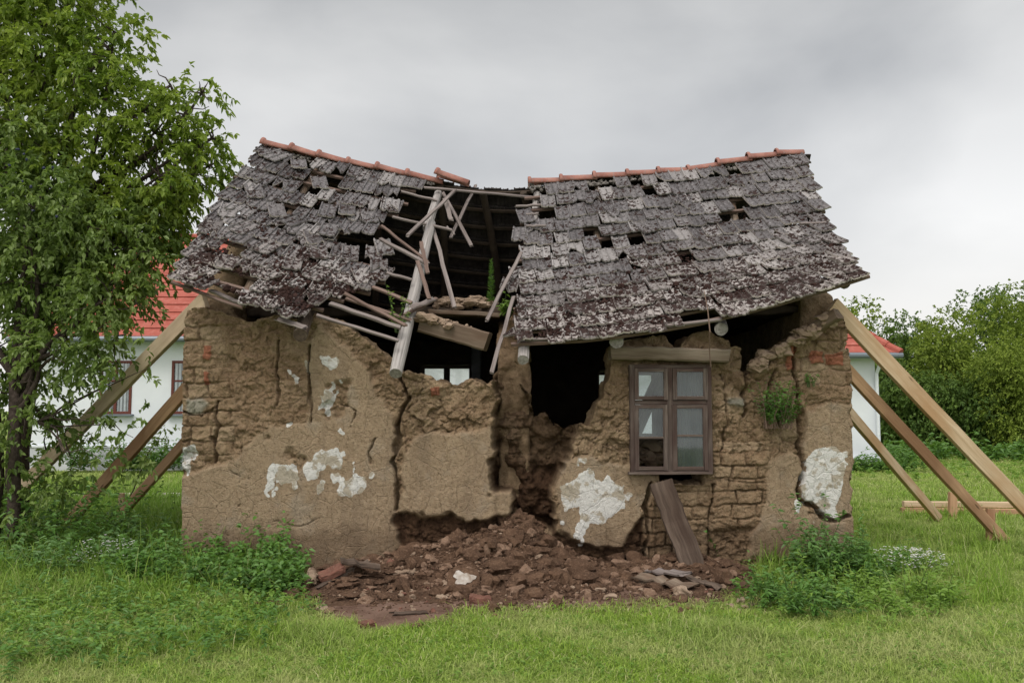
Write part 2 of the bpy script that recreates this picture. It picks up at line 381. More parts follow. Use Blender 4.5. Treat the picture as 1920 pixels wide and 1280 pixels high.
M['red_roof'] = mat_noise('red_clay_roof', (.25, .062, .046), (.38, .112, .085), 1.1, .75, .004, (.42, .16, .13), 6)
M['gutter'] = mat_plain('grey_gutter', (.17, .20, .23), .4, .3)
M['redwood'] = mat_plain('red_brown_frame', (.13, .035, .025), .5)
M['curtain'] = mat_noise('curtain', (.055, .085, .10), (.105, .15, .175), 4, .9, .002)
M['curtain2'] = mat_noise('lace_curtain', (.40, .44, .48), (.55, .60, .64), 6, .9, .004)
M['dark'] = mat_plain('unlit_room_panel', (.02, .022, .025), .6)
M['glass'] = mat_glass('dusty_glass', (.80, .84, .85), .10)
M['glass_clear'] = mat_glass('window_glass', (.95, .96, .96), .04)
M['bark'] = mat_noise('bark', (.035, .026, .022), (.10, .078, .066), 22, .95, .02)
M['tree1'] = mat_leaf('plum_leaf', [(.040, .075, .020), (.11, .175, .042), (.17, .255, .062), (.25, .33, .10)], .40, yellow=.010)
M['tree2'] = mat_leaf('walnut_leaf', [(.060, .115, .018), (.135, .215, .030), (.21, .30, .040), (.29, .36, .052)], .45, yellow=.004)
M['tree3'] = mat_leaf('far_leaf_deep', [(.040, .080, .026), (.090, .155, .040), (.145, .225, .050)], .25, spec=.1)
M['tree4'] = mat_leaf('far_leaf_light', [(.070, .115, .024), (.155, .22, .038), (.24, .31, .052)], .3, spec=.1)
M['weed'] = mat_leaf('weed_leaf', [(.035, .090, .020), (.075, .175, .034), (.125, .26, .052)], .35)
M['weed_light'] = mat_leaf('weed_light_leaf', [(.08, .16, .025), (.16, .29, .045), (.22, .36, .065)], .4)
M['fern'] = mat_leaf('dark_herb', [(.035, .090, .026), (.075, .165, .045), (.12, .24, .060)], .3)
M['stalk'] = mat_plain('green_stalk', (.06, .10, .03), .7)
M['drystalk'] = mat_plain('dry_stalk', (.22, .15, .12), .8)
M['petal'] = mat_plain('white_petal', (.74, .74, .74), .7)
M['fruit'] = mat_plain('dark_plum', (.02, .025, .06), .4)
M['path'] = mat_noise('pale_path', (.33, .30, .27), (.46, .43, .39), 4, .9, .004)
def mat_ground():
    t = NT('ground_turf', .95, .05); g = t.co('World')
    a = t.noise(g, .35, 4); b = t.noise(g, 3.0, 6, .65); f = t.noise(g, 40, 5, .7)
    c = t.mix(t.ramp(b, [(.3, 0), (.7, 1)]), (.085, .145, .026), (.19, .28, .050))
    c = t.mix(t.ramp(a, [(.4, 0), (.65, .6)]), c, (.26, .32, .09))
    c = t.mix(t.ramp(f, [(.4, 0), (.7, .6)]), c, (.08, .09, .035))
    d = t.attr('dirt'); mudc = t.mix(t.ramp(b, [(.3, 0), (.7, 1)]), (.085, .050, .036), (.205, .135, .105))
    mudc = t.mix(t.ramp(f, [(.5, 0), (.75, .6)]), mudc, (.26, .19, .15))
    c = t.mix(d, c, mudc)
    t.col(c); t.nrm(t.bump(t.math('ADD', b, f), .02, .8)); return t.m
M['ground'] = mat_ground()
def mat_grass():
    t = NT('grass_blade', .6, .25); r = t.attr('rnd'); h = t.attr('hh'); g = t.co('World'); n = t.noise(g, .8, 3); n2 = t.noise(g, 4.0, 3)
    c = t.ramp(r, [(0, (.12, .20, .024)), (.35, (.23, .37, .044)), (.7, (.33, .48, .072)), (.90, (.41, .49, .15)), (1.0, (.60, .55, .33))])
    dry = t.ramp(t.math('ADD', n, t.math('MULTIPLY', n2, .35)), [(.60, 0), (.80, .65)])
    c = t.mix(t.math('MULTIPLY', dry, t.attr('mow')), c, (.46, .48, .21))
    c = t.mix(t.math('MULTIPLY', t.attr('tall'), .6), c, (.12, .25, .030))
    t.col(c)
    tr = t.n('ShaderNodeBsdfTranslucent'); t.l(c, tr.inputs[0]); ms = t.n('ShaderNodeMixShader'); ms.inputs[0].default_value = .35
    t.l(t.b.outputs[0], ms.inputs[1]); t.l(tr.outputs[0], ms.inputs[2]); t.l(ms.outputs[0], t.out.inputs[0]); return t.m
M['grass'] = mat_grass()
# ------------------------------------------------------------------ ground, dirt, path
DIRT = [(555,1085),(590,1125),(640,1160),(700,1185),(790,1168),(900,1150),(1010,1146),(1130,1142),(1250,1140),(1340,1128),(1395,1100),(1440,1050),(1440,985),(1330,960),(750,950),(700,990),(600,1050)]
def dirtmask(V, soft=14):
    px, py = proj(V); px = px+26*fbm(V[:, 0]*2.3, V[:, 1]*2.3, o=3, s=5); py = py+10*fbm(V[:, 0]*3.1, V[:, 1]*3.1, o=3, s=9)
    a = inpoly(px, py, DIRT)*1.0
    d = segd(px, py, DIRT+[DIRT[0]])
    return np.where(a > 0, ss(0, soft, d)*.5+.5, .5-ss(0, soft, d)*.5)*((V[:, 1] < .6) & (V[:, 1] > -6))
def gz(x, y):
    return .018*fbm(x*.9, y*.9, o=3, s=3)*ss(2500, 20, np.hypot(x, y))
def mound_h(x, y):
    n = fbm(x*1.7, y*1.7, o=5, s=21)
    h = .36*np.exp(-((x-.17)/.36)**2-((y-.15)/.42)**2)+.16*np.exp(-((x-.05)/.62)**2-((y+.30)/.65)**2)
    h += .25*np.exp(-((x+.60)/.72)**2-((y+.02)/.45)**2)
    h += .13*np.exp(-((x+1.75)/.35)**2-((y+.95)/.35)**2)+.16*np.exp(-((x-1.9)/.5)**2-((y+.45)/.3)**2)
    foot = ss(-2.05, -.9, y+.12*n)*ss(-2.25, -1.5, x+.1*n)*ss(2.65, 2.1, x+.1*n)
    return h+foot*(.035+.035*n)-.035*(1-foot)+.02*fbm(x*7, y*7, o=3, s=4)*foot
xs = np.unique(np.concatenate([np.linspace(-9, 9, 240), np.linspace(-40, 40, 60), np.linspace(-1500, 1500, 31)]))
ys = np.unique(np.concatenate([np.linspace(-8, 3, 170), np.linspace(3, 60, 50), np.linspace(-30, -8, 8), np.linspace(60, 2600, 24)]))
def gridmesh(name, xs, ys, zf, mat, attrs=None, parent=None):
    X, Y = np.meshgrid(xs, ys); V = np.stack([X.ravel(), Y.ravel(), zf(X.ravel(), Y.ravel())], 1)
    i = np.arange(len(xs)*len(ys)).reshape(len(ys), len(xs))
    F = np.stack([i[:-1, :-1], i[:-1, 1:], i[1:, 1:], i[1:, :-1]], -1).reshape(-1, 4)
    return mesh(name, V, F, mat, parent, attrs(V) if attrs else None)
g = gridmesh('ground', xs, ys, gz, M['ground'], lambda V: {'dirt': dirtmask(V)}); tag(g, kind='structure')
mo = gridmesh('mud_mound', np.linspace(-2.7, 3.0, 260), np.linspace(-2.4, .5, 140), mound_h, M['mud']); tag(mo, kind='structure')
pth = gridmesh('path', np.linspace(-30, -2, 60), np.linspace(7.6, 8.3, 4), lambda x, y: gz(x, y)*0+.03, M['path']); tag(pth, kind='structure')

# ------------------------------------------------------------------ rough walls
def rough_wall(name, us, vs_, keep, dep, thick, to3, mat, parent, masks=None, rim=5, rimn=.03, back_n=.02):
    U, W = np.meshgrid(us, vs_); nu, nv = len(us), len(vs_)
    uc, wc = (U[:-1, :-1]+U[1:, 1:])/2, (W[:-1, :-1]+W[1:, 1:])/2
    K = keep(uc.ravel(), wc.ravel()).reshape(uc.shape)
    idx = np.arange(nu*nv).reshape(nv, nu)
    F = np.stack([idx[:-1, :-1], idx[:-1, 1:], idx[1:, 1:], idx[1:, :-1]], -1)[K]
    # boundary edges (directed)
    e = np.concatenate([F[:, [0, 1]], F[:, [1, 2]], F[:, [2, 3]], F[:, [3, 0]]])
    key = e.min(1).astype(np.int64)*(nu*nv)+e.max(1)
    _, inv, cnt = np.unique(key, return_inverse=True, return_counts=True)
    be = e[cnt[inv] == 1]
    uu, ww = U.ravel().copy(), W.ravel().copy()
    for _ in range(2):                                  # relax the outline
        su = np.zeros(nu*nv); sw = np.zeros(nu*nv); c = np.zeros(nu*nv)
        for a, b in ((0, 1), (1, 0)):
            np.add.at(su, be[:, a], uu[be[:, b]]); np.add.at(sw, be[:, a], ww[be[:, b]]); np.add.at(c, be[:, a], 1)
        m = c > 0; uu[m] = .4*uu[m]+.6*su[m]/c[m]; ww[m] = .4*ww[m]+.6*sw[m]/c[m]
    D = dep(uu, ww, (nv, nu)); B = D.min()*0+thick+back_n*fbm(uu*3, ww*3, o=3, s=77)
    used = np.unique(F); mp_ = -np.ones(nu*nv, int); mp_[used] = np.arange(len(used)); n = len(used)
    V = [to3(uu[used], ww[used], D[used]), to3(uu[used], ww[used], B[used])]
    faces = [mp_[F], mp_[F][:, ::-1]+n]
    bv = np.unique(be); bm = -np.ones(nu*nv, int); bm[bv] = np.arange(len(bv)); nb = len(bv); base = 2*n
    rings = []; U2 = [uu[used], uu[used]]; W2 = [ww[used], ww[used]]; ok = []
    for k in range(1, rim):
        t = k/rim; d = D[bv]*(1-t)+B[bv]*t
        au = uu[bv]+rimn*fbm(uu[bv]*6, ww[bv]*6, d*6+3, o=3, s=31); aw = ww[bv]+rimn*fbm(uu[bv]*6, ww[bv]*6, d*6+3, o=3, s=41)
        V.append(to3(au, aw, d)); U2.append(au); W2.append(aw); rings.append(base+(k-1)*nb)
    def rid(k, v):
        if k == 0: return mp_[v]
        if k == rim: return mp_[v]+n
        return rings[k-1]+bm[v]
    for k in range(rim):
        faces.append(np.stack([rid(k, be[:, 1]), rid(k, be[:, 0]), rid(k+1, be[:, 0]), rid(k+1, be[:, 1])], 1))
    V = np.concatenate(V); at = None
    if masks:
        a = masks(uu, ww, D); at = {}
        for kk, arr in a.items():
            rimc = np.tile(arr[bv], (rim-1, 1)); rimc[:, 0] = 0
            if kk == 'mask': rimc[:, 2] = 1
            bk = arr[used].copy(); bk[:, 0] = 0
            at[kk] = np.concatenate([arr[used], bk, rimc])
    return mesh(name, V, faces, mat, parent, at)

hut = empty('ruined_cottage', (0, 0, 0), 'collapsing mud brick cottage with a caved in tiled roof and broken front wall', 'cottage')
TOP = [(343,1200),(343,600),(352,584),(380,575),(420,588),(470,600),(520,592),(560,598),(590,590),(612,596),(640,602),(660,622),(690,635),(705,650),(722,668),(735,682),(750,697),(772,694),(792,702),(805,714),(830,720),(862,723),(885,716),(905,722),(932,712),(955,716),(974,718),(985,730),(993,746),(998,768),(1004,781),(1030,783),(1039,800),(1056,803),(1086,796),(1108,798),(1112,777),(1121,755),(1134,729),(1143,712),(1145,670),(1143,645),(1160,640),(1190,632),(1232,628),(1252,630),(1262,640),(1275,650),(1290,640),(1298,628),(1330,622),(1366,640),(1366,655),(1385,655),(1392,680),(1396,705),(1430,684),(1460,660),(1500,632),(1535,606),(1560,598),(1583,590),(1590,640),(1597,700),(1600,1200)]
WIN = [(1184,686),(1328,684),(1329,886),(1184,887)]
GAPU = [(1236,884),(1322,884),(1322,910),(1236,907)]
RECESS = [(928,700),(974,700),(996,740),(999,768),(1030,775),(1062,790),(1075,800),(1070,835),(1050,868),(1040,905),(1034,950),(1044,990),(1000,1010),(955,995),(948,972),(965,946),(961,920),(917,920),(928,863),(935,807),(926,777),(932,746)]
PL = [[(300,893),(370,885),(420,872),(455,838),(500,802),(575,790),(583,640),(604,612),(650,655),(692,700),(715,745),(742,785),(748,960),(742,1100),(300,1100)],
      [(760,838),(790,812),(850,815),(925,800),(934,830),(930,860),(917,920),(958,920),(962,948),(945,970),(880,975),(830,962),(748,962)],
      [(1043,885),(1060,850),(1110,858),(1180,872),(1186,889),(1230,891),(1233,915),(1212,930),(1206,960),(1165,1028),(1117,1026),(1069,1007),(1052,976)],
      [(1442,862),(1496,852),(1497,930),(1520,960),(1600,990),(1600,1050),(1395,1050),(1425,975),(1440,920)],
      [(1510,765),(1600,752),(1600,1000),(1560,976),(1502,930),(1505,860)]]
WH = [[(607,665),(624,663),(631,687),(620,702),(611,691)],[(599,744),(620,744),(623,781),(612,785),(609,764),(599,770)],
      [(502,890),(519,871),(545,871),(554,890),(549,907),(534,911),(522,890),(515,909),(513,935),(504,937)],
      [(566,879),(597,845),(639,839),(644,856),(635,879),(612,875),(596,903),(579,907)],
      [(631,890),(642,890),(648,897),(657,886),(684,886),(689,928),(676,929),(642,929),(633,920)],
      [(330,837),(365,836),(371,852),(354,879),(330,874)],
      [(1056,907),(1086,889),(1112,879),(1117,900),(1143,881),(1147,902),(1169,920),(1160,950),(1143,970),(1108,985),(1073,1007),(1073,989),(1091,976),(1091,933),(1078,950),(1060,950)],
      [(1524,842),(1550,838),(1585,848),(1581,881),(1572,928),(1565,976),(1529,954),(1511,941),(1503,907),(1507,876)],
      [(1492,935),(1503,944),(1494,965),(1489,950)],[(547,692),(553,692),(556,728),(549,728)],[(574,672),(583,670),(584,700),(576,703)],
      [(633,806),(642,800),(652,808),(655,815),(640,816)],[(545,792),(552,790),(556,796),(548,799)]]
BR = [([(1333,842),(1442,850),(1440,920),(1420,985),(1333,995)], 25, 48, 1.0), ([(1205,903),(1333,903),(1336,1090),(1190,1090)], 25, 44, 1.0),
      ([(335,600),(430,600),(425,700),(445,760),(430,868),(335,838)], 27, 40, .8), ([(500,640),(585,620),(585,800),(500,790)], 26, 46, .4),
      ([(1500,600),(1600,590),(1600,760),(1500,745)], 27, 50, .75), ([(930,720),(1000,740),(1000,905),(925,905)], 25, 44, .55),
      ([(1333,690),(1500,690),(1500,850),(1333,842)], 26, 52, .22)]
CR = [([(741,690),(762,745),(757,772),(746,800),(744,830),(739,868),(744,905),(745,955)], 4.2, .16), ([(1490,640),(1494,700),(1497,770),(1500,835),(1505,868),(1499,905),(1503,936),(1530,958),(1560,978),(1590,968)], 4.0, .17),
      ([(1218,905),(1212,950),(1216,1000),(1208,1060)], 4.0, .15), ([(1336,905),(1334,990),(1336,1065)], 2.6, .10), ([(399,820),(404,850),(402,868)], 3.4, .10), ([(405,750),(409,800),(404,835)], 3.0, .10),
      ([(517,640),(522,700),(516,760)], 2.8, .08), ([(582,650),(580,720),(583,790)], 3.0, .10), ([(700,820),(690,846),(694,868)], 2.0, .05), ([(410,868),(470,900),(452,950)], .8, .02), ([(620,960),(560,985),(500,975)], .8, .02), ([(1450,700),(1440,760),(1462,800)], 3, .08),
      ([(343,772),(380,778),(405,760)], 2.2, .06), ([(640,760),(668,772),(660,800)], 1.5, .05), ([(1340,900),(1440,905)], 1.4, .03), ([(1410,560),(1398,640),(1400,780)], 3.2, .1), ([(1352,700),(1366,800),(1350,842)], 2.4, .07)]
REDB = [[(380,648),(396,648),(394,675),(381,674)],[(384,696),(394,698),(393,722),(385,722)],[(1520,660),(1545,658),(1545,680),(1522,681)],[(1548,664),(1582,662),(1583,685),(1550,686)],[(806,728),(822,726),(824,742),(808,744)],[(1470,650),(1492,646),(1494,690),(1476,695)]]
GREY = [[(348,745),(375,745),(390,756),(380,772),(350,775)],[(1363,745),(1400,748),(1396,765),(1365,760)]]
def wall_keep(u, v):
    px, py = proj(np.stack([u, np.zeros_like(u), v], 1))
    j = 5.5*fbm(u*5, v*5, o=4, s=8); j2 = 5.5*fbm(u*5, v*5, o=4, s=18)
    k = inpoly(px+j*(px < 1590)*(px > 350), py+j2, TOP)
    k &= ~inpoly(px, py, WIN) & ~inpoly(px+j*.4, py+j2*.3, GAPU)
    return k
def soft(mask, k): return boxblur(mask.astype(float), k)
_c = {}
def wall_dep(u, v, shp):
    px, py = proj(np.stack([u, np.zeros_like(u), v], 1))
    wx = 4.0*fbm(u*6, v*6, o=3, s=51); wy = 4.0*fbm(u*6, v*6, o=3, s=52)
    S = lambda m, k=1: soft(m.reshape(shp), k).ravel()
    pl = np.zeros(px.shape)
    er = fbm(u*2.6, v*2.6, o=4, s=60)
    for p in PL: pl = np.maximum(pl, S(inpoly(px+wx*1.8, py+wy*1.8, p)))
    hole = S((er > .80) & (px < 760)); pl = pl*(1-hole)
    wh = np.zeros(px.shape); wq = 5*fbm(u*17, v*11, o=3, s=53); wq2 = 4*fbm(u*17, v*11, o=3, s=54)
    near = np.full(px.shape, 1e9)
    for p in WH[:8]: near = np.minimum(near, segd(px, py, p+[p[0]]))
    wh = S((fbm(u*11, v*8, o=3, s=55)-near*.020) > .62)*1.0
    for p in WH: wh = np.maximum(wh, S(inpoly(px+wx*1.6+wq, py+wy*1.6+wq2, p), 1))
    rec = S(inpoly(px+wx*2.4+6*fbm(u*15, v*15, o=3, s=56), py+wy*2.4+6*fbm(u*15, v*15, o=3, s=57), RECESS), 1)
    # bulk shape: rubbly adobe
    lum = fbm(u*3.2, v*4.0, o=5, s=61, g=.55); lum2 = np.abs(fbm(u*5.5, v*7, o=4, s=62))
    rough = 1-pl
    d = .020*fbm(u*.8, v*.8, o=2, s=63)
    wu = u+.05*fbm(u*5, v*5, o=3, s=72); wv = v+.05*fbm(u*5, v*5, o=3, s=73)
    f1, f2, ir = worley(wu*5.2, wv*7.5, 3); g1, g2, jr = worley(wu*15, wv*19, 7); h1, h2, kr = worley(wu*32, wv*38, 9)
    amp = ss(-.9, .6, fbm(u*1.3, v*1.3, o=2, s=74))
    d += rough*(amp*((ir-.5)*.060+(1-ss(.0, .07, f2-f1))*.038*ss(-.3, .5, fbm(u*3.1, v*3.1, o=2, s=79)))+(jr-.5)*.026+(1-ss(0, .12, g2-g1))*.012+(kr-.5)*.014)
    pe = boxblur(pl.reshape(shp), 4).ravel(); lip = np.clip(pl-pe, 0, 1); d -= lip*.012
    fine = segd(px*0, py*0, [(1, 1), (2, 2)])*0
    q1, q2, _q = worley(wu*2.6+wx*.05, wv*2.2+wy*.05, 13); d += pl*(1-ss(0, .022, q2-q1))*.012*ss(-.1, .5, fbm(u*1.1, v*1.1, o=2, s=75))
    d += rough*(.050-.022*lum-.022*lum2)+pl*(.006*fbm(u*4, v*4, o=3, s=64)+.0025*fbm(u*22, v*22, o=3, s=65))
    d += rough*.010*fbm(u*20, v*20, o=3, s=66)
    br = np.zeros(px.shape); bid = np.where(rough > .5, jr*.35+.3, .5)
    for poly, ch, cw, am in BR:
        m = S(inpoly(px+wx*2, py+wy*2, poly), 2)*rough*am
        qx, qy = px+wx*.8, py+wy*.7+.02*(px-1200)
        row = np.floor(qy/ch); off = (_h(row.astype(np.int64), row.astype(np.int64)*0, row.astype(np.int64)*0, 5))*cw
        cxx = (qx+off)/cw; ci = np.floor(cxx); fx = (cxx-ci)*cw; fy = qy-row*ch
        edge = np.minimum(np.minimum(fx, cw-fx), np.minimum(fy, ch-fy))
        hh = _h(ci.astype(np.int64), row.astype(np.int64), row.astype(np.int64)*0, 9); bid = np.where(m > .2, hh, bid)
        bd = (1-ss(.5, 2.4, edge))*(.020+.038*ss(-.5, .5, fbm(u*4, v*4, o=2, s=78)))+(hh-.5)*.030-.012
        d = d*(1-.55*m)+m*bd; br = np.maximum(br, m)
    d -= wh*.006*(1+.6*fbm(u*30, v*30, o=2, s=67))
    for line, wdt, dp in CR:
        dd = segd(px+wx*1.4, py+wy*.8, line); d += dp*(1-ss(wdt*.35, wdt*1.15, dd+1.5*fbm(u*9, v*9, o=2, s=68)))
    cr2 = segd(px+wx*2.5, py+wy*2.5, CR[0][0])
    # broken middle
    rl = .40+.13*fbm(u*2.6, v*2.6, o=4, s=70)+.05*fbm(u*9, v*9, o=3, s=71)
    row = np.floor((py+wy)/25.); d += rec*(rl+.05*(_h(row.astype(np.int64), np.floor((px+wx)/40).astype(np.int64), row.astype(np.int64)*0, 3)-.5))
    # rough shoulder right of the doorway, damp undercut of the mid panel, settled right bottom
    und = S(inpoly(px+wx*2.5, py+wy*2.5, [(742,1030),(744,968),(830,968),(880,980),(950,975),(960,1100),(742,1100)]), 1)
    d += und*(.065+.03*lum+.02*(ir-.5))
    und2 = S(inpoly(px+wx*2, py+wy*2, [(1040,985),(1069,1010),(1117,1028),(1165,1030),(1206,965),(1212,1100),(1040,1100)]), 1)
    d += und2*(.06+.02*lum)
    d += .05*ss(.45, 1.0, (u-1.0)**2*0+ss(1215, 1235, px)*ss(1338, 1330, px)*ss(900, 915, py))*1.0
    d -= .035*ss(748, 760, px)*ss(935, 925, px)*ss(730, 800, py)       # mid panel leans out
    # diagonal earth-covered timber over the right void
    dg = segd(px, py, [(1394,712),(1460,668),(1552,592)]); d -= .07*(1-ss(8, 20, dg))
    _c['pl'], _c['wh'], _c['br'], _c['bid'] = pl, wh, br, bid
    _c['mud'] = np.clip(np.maximum.reduce([und*1.0, und2*.95, rec*ss(780, 900, py)*1.0, rec*.72, ss(1005, 1060, py+2*wy)*(px > 1160)*.6, ss(985, 1060, py)*.5*(px > 700), ss(975,1015, py+3*wy)*.4]), 0, 1)  # mud at the foot; in the recess it also paints the breach's shade
    rd = np.zeros(px.shape)
    for p in REDB: rd = np.maximum(rd, inpoly(px+wx*.6, py+wy*.6, p)*1.0)
    gy = np.zeros(px.shape)
    for p in GREY: gy = np.maximum(gy, S(inpoly(px+wx, py+wy, p), 1))
    d -= rd*.02+gy*.02
    _c['rd'], _c['gy'] = rd, gy
    return d-.02
def wall_masks(u, v, D):
    z = np.zeros_like(u); o = z+1
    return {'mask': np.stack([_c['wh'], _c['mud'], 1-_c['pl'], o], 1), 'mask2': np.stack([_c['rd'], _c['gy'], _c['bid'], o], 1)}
X0, X1 = P(343, 800, 0)[0], P(1597, 800, 0)[0]
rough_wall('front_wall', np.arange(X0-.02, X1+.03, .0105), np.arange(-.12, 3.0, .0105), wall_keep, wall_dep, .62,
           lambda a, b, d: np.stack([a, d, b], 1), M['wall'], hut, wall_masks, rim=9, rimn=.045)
YB = 4.55
def m0(u, v, D):
    z = np.zeros_like(u); return {'mask': np.stack([z, z, z+1, z+1], 1), 'mask2': np.stack([z, z, z+.5, z+1], 1)}
def gable(y):   # wall top under the sagging roof
    return np.where(y < 2.2, 2.75+(y/2.2)*1.95, 4.7-(y-2.2)/2.35*1.9)
for sx_, xx in ((-1, X0), (1, X1)):
    tops = (lambda a, b, s=sx_: (b < gable(a)-.12+.06*fbm(a*3, a*0, o=3, s=4)))
    rough_wall('side_wall', np.arange(.45, YB+.02, .045), np.arange(-.1, 5.0, .045), tops,
               lambda a, b, sh: -.03*fbm(a*3, b*3, o=4, s=90), .38,
               lambda a, b, d, s=sx_, x=xx: np.stack([x-s*d, a, b], 1), M['wall'], hut, m0, rim=4)
# rear wall with two window holes
RW1 = (P(790, 700, YB)[0], P(885, 700, YB)[0], 1.55, P(800, 685, YB)[2]); RW2 = (P(1118, 700, YB)[0], P(1228, 700, YB)[0], 1.25, P(1120, 697, YB)[2])
def rk(a, b):
    k = (b < 2.85)
    for r_ in (RW1, RW2): k &= ~((a > r_[0]) & (a < r_[1]) & (b > r_[2]) & (b < r_[3]))
    return k
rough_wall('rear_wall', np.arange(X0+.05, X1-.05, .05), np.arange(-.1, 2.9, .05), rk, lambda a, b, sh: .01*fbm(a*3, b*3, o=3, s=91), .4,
           lambda a, b, d: np.stack([a, YB+d, b], 1), M['shade_dark'], hut, None, rim=3, rimn=.01)
for r_ in (RW1, RW2):
    fr = MB(); t_ = .05; x0, x1, z0, z1 = r_
    wr = fr.box((x0-.02, YB+.02, z0), (x0+t_, YB+.08, z1)).box((x1-t_, YB+.02, z0), (x1+.02, YB+.08, z1)).box((x0+t_, YB+.022, z1-t_), (x1-t_, YB+.078, z1)).box((x0+t_, YB+.022, z0), (x1-t_, YB+.078, z0+t_))
    wr.box(((x0+x1)/2-.05, YB+.018, z0+t_), ((x0+x1)/2+.05, YB+.082, z1-t_))
    wr = wr.build('rear_window', M['frame'], hut)
    MB().box((x0+.03, YB+.045, z0+.02), (x1-.03, YB+.049, z1-.02)).build('pane', M['glass_clear'], wr)
# partition: a broken cross wall between the two rooms, seen end-on in the breach
def pk(a, b):
    top = np.interp(a, [.42, .55, .8, 1.2, 5], [1.95, 2.35, 2.62, 2.85, 2.85]); return b < top+.05*fbm(a*4, b*4, o=3, s=93)
xp = P(965, 700, .8)[0]
m1 = lambda u, v, D: {'mask': np.stack([u*0, .35+u*0, u*0+1, u*0+1], 1), 'mask2': np.stack([u*0, u*0, u*0+.4, u*0+1], 1)}  # mud tint over the whole partition paints in its shade
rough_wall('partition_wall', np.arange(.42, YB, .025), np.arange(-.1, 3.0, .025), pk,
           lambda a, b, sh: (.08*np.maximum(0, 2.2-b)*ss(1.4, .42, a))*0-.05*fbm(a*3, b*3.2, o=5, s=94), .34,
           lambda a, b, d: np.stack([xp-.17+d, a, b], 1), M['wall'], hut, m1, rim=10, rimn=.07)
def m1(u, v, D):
    r = m0(u, v, D); r['mask'][:, 1] = .30+.25*np.clip(fbm(u*2, v*2, o=3, s=99), -1, 1); return r  # mottled mud tint darkens the pier, standing in for shade
def pier_keep(a, b): return (b < np.interp(a, [-.45, -.2, .0, .22], [1.6, 2.05, 2.78, 2.9])+.08*fbm(a*4, b*4, o=3, s=95))
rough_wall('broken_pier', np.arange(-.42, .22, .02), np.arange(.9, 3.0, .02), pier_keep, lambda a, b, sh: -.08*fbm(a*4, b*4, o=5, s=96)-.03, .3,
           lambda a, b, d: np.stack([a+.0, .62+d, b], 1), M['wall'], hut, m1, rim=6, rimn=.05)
MB().box((P(884, 700, 4.3)[0], 4.2, 0), (P(902, 700, 4.3)[0], YB-.01, 2.78)).build('whitewashed_pier', M['limewash'], hut)
# ceilings
def ceil_keep(a, b):
    e = np.where(a < xp, .95+.10*fbm(a*2.5, a*0, o=3, s=97), .55); return b > e
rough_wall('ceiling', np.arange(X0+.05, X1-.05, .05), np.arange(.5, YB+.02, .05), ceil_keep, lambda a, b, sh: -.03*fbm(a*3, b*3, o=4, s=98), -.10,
           lambda a, b, d: np.stack([a, b, 2.94+d*1.0], 1), M['shade_dark'], hut, None, rim=3)
bm_ = MB(); bm_.bar(P(805, 584, .82), P(937, 592, .82), .14, .05, seg=6, jit=.004, ragged=.02).build('ceiling_board', M['beam'], hut)
# earth lumps on the ceiling edge
def lump(n, ctrs, szs, mat, name, parent, seed=0, flat=.7, tmpl=2, kind=None, label=None):
    import bmesh as _b
    b = _b.new(); _b.ops.create_icosphere(b, subdivisions=tmpl, radius=1); tv = np.array([v.co[:] for v in b.verts]); tf = np.array([[v.index for v in f.verts] for f in b.faces]); b.free()
    k = len(tv); ctrs = np.asarray(ctrs); szs = np.asarray(szs)
    a = rng.uniform(0, 6.28, n); V = np.repeat(tv[None], n, 0)
    V = V*(1+.55*fbm((V[..., 0]*1.3+np.arange(n)[:, None]*7.3).ravel(), (V[..., 1]*1.3).ravel(), (V[..., 2]*1.3).ravel(), o=3, s=seed).reshape(n, k))[..., None]
    st = rng.uniform(.65, 1.35, (n, 1, 3)); st[..., 2] *= flat; V = V*st*szs[:, None, None]
    c, s = np.cos(a)[:, None], np.sin(a)[:, None]; x = V[..., 0]*c-V[..., 1]*s; y = V[..., 0]*s+V[..., 1]*c
    V = np.stack([x, y, V[..., 2]], -1)+ctrs[:, None]
    F = tf[None]+(np.arange(n)*k)[:, None, None]
    o = mesh(name, V.reshape(-1, 3), F.reshape(-1, 3), mat, parent, None, False)
    if kind: tag(o, label, kind=kind)
    return o
n = 70; px_ = rng.uniform(812, 935, n); C_ = np.array([P(a, 575+rng.uniform(-6, 6), rng.uniform(.85, 1.2)) for a in px_])
C_[:, 2] += rng.uniform(-.02, .03, n)+.05*np.sin((px_-812)/123*3.14)
lump(n, C_, rng.uniform(.03, .075, n), M['clod2'], 'earth_fill', hut, 3)

# lintel, broken tie beam, joist ends
MB().bar(P(1144, 662, -.06), P(1364, 668, -.06), .22, .145, seg=14, jit=.005, ragged=.012).build('lintel', M['lintel'], hut)
MB().bar(P(792, 606, .15), P(915, 641, -.05), .16, .21, seg=8, jit=.004, ragged=.012).build('broken_beam', M['beam'], hut)
n = 80; tt = rng.uniform(0, .8, n)**1.0; C_ = np.array([P(788+122*t, 592+34*t+rng.normal(0, 3), .12-.1*t+rng.normal(0, .05)) for t in tt])
lump(n, C_, rng.uniform(.02, .065, n)*(1.15-tt), M['clod2'], 'beam_fill', hut, 4)
for (a, b, r_) in (((1156, 640, -.30), (1160, 625, 1.2), .075), ((1352, 617, -.28), (1350, 600, 1.2), .07)):
    MB().tube([P(*a), P(a[0]+1, a[1]-2, .1), P(*b)], [r_, r_*1.03, r_], 14, .03).build('joist_end', M['log'], hut)
MB().tube([P(563, 628, -.52), P(570, 605, -.2), P(590, 560, 1.0)], [.075, .078, .07], 14, .02).build('joist_end', M['plank_old'], hut)
n = 60; tt = rng.uniform(0, 1, n); lump(n, np.array([P(1560-150*t, 594+95*t+rng.normal(0, 5), -.16+.12*t+rng.normal(0, .03)) for t in tt]), rng.uniform(.03, .08, n), M['clod2'], 'earth_fill', hut, 5)
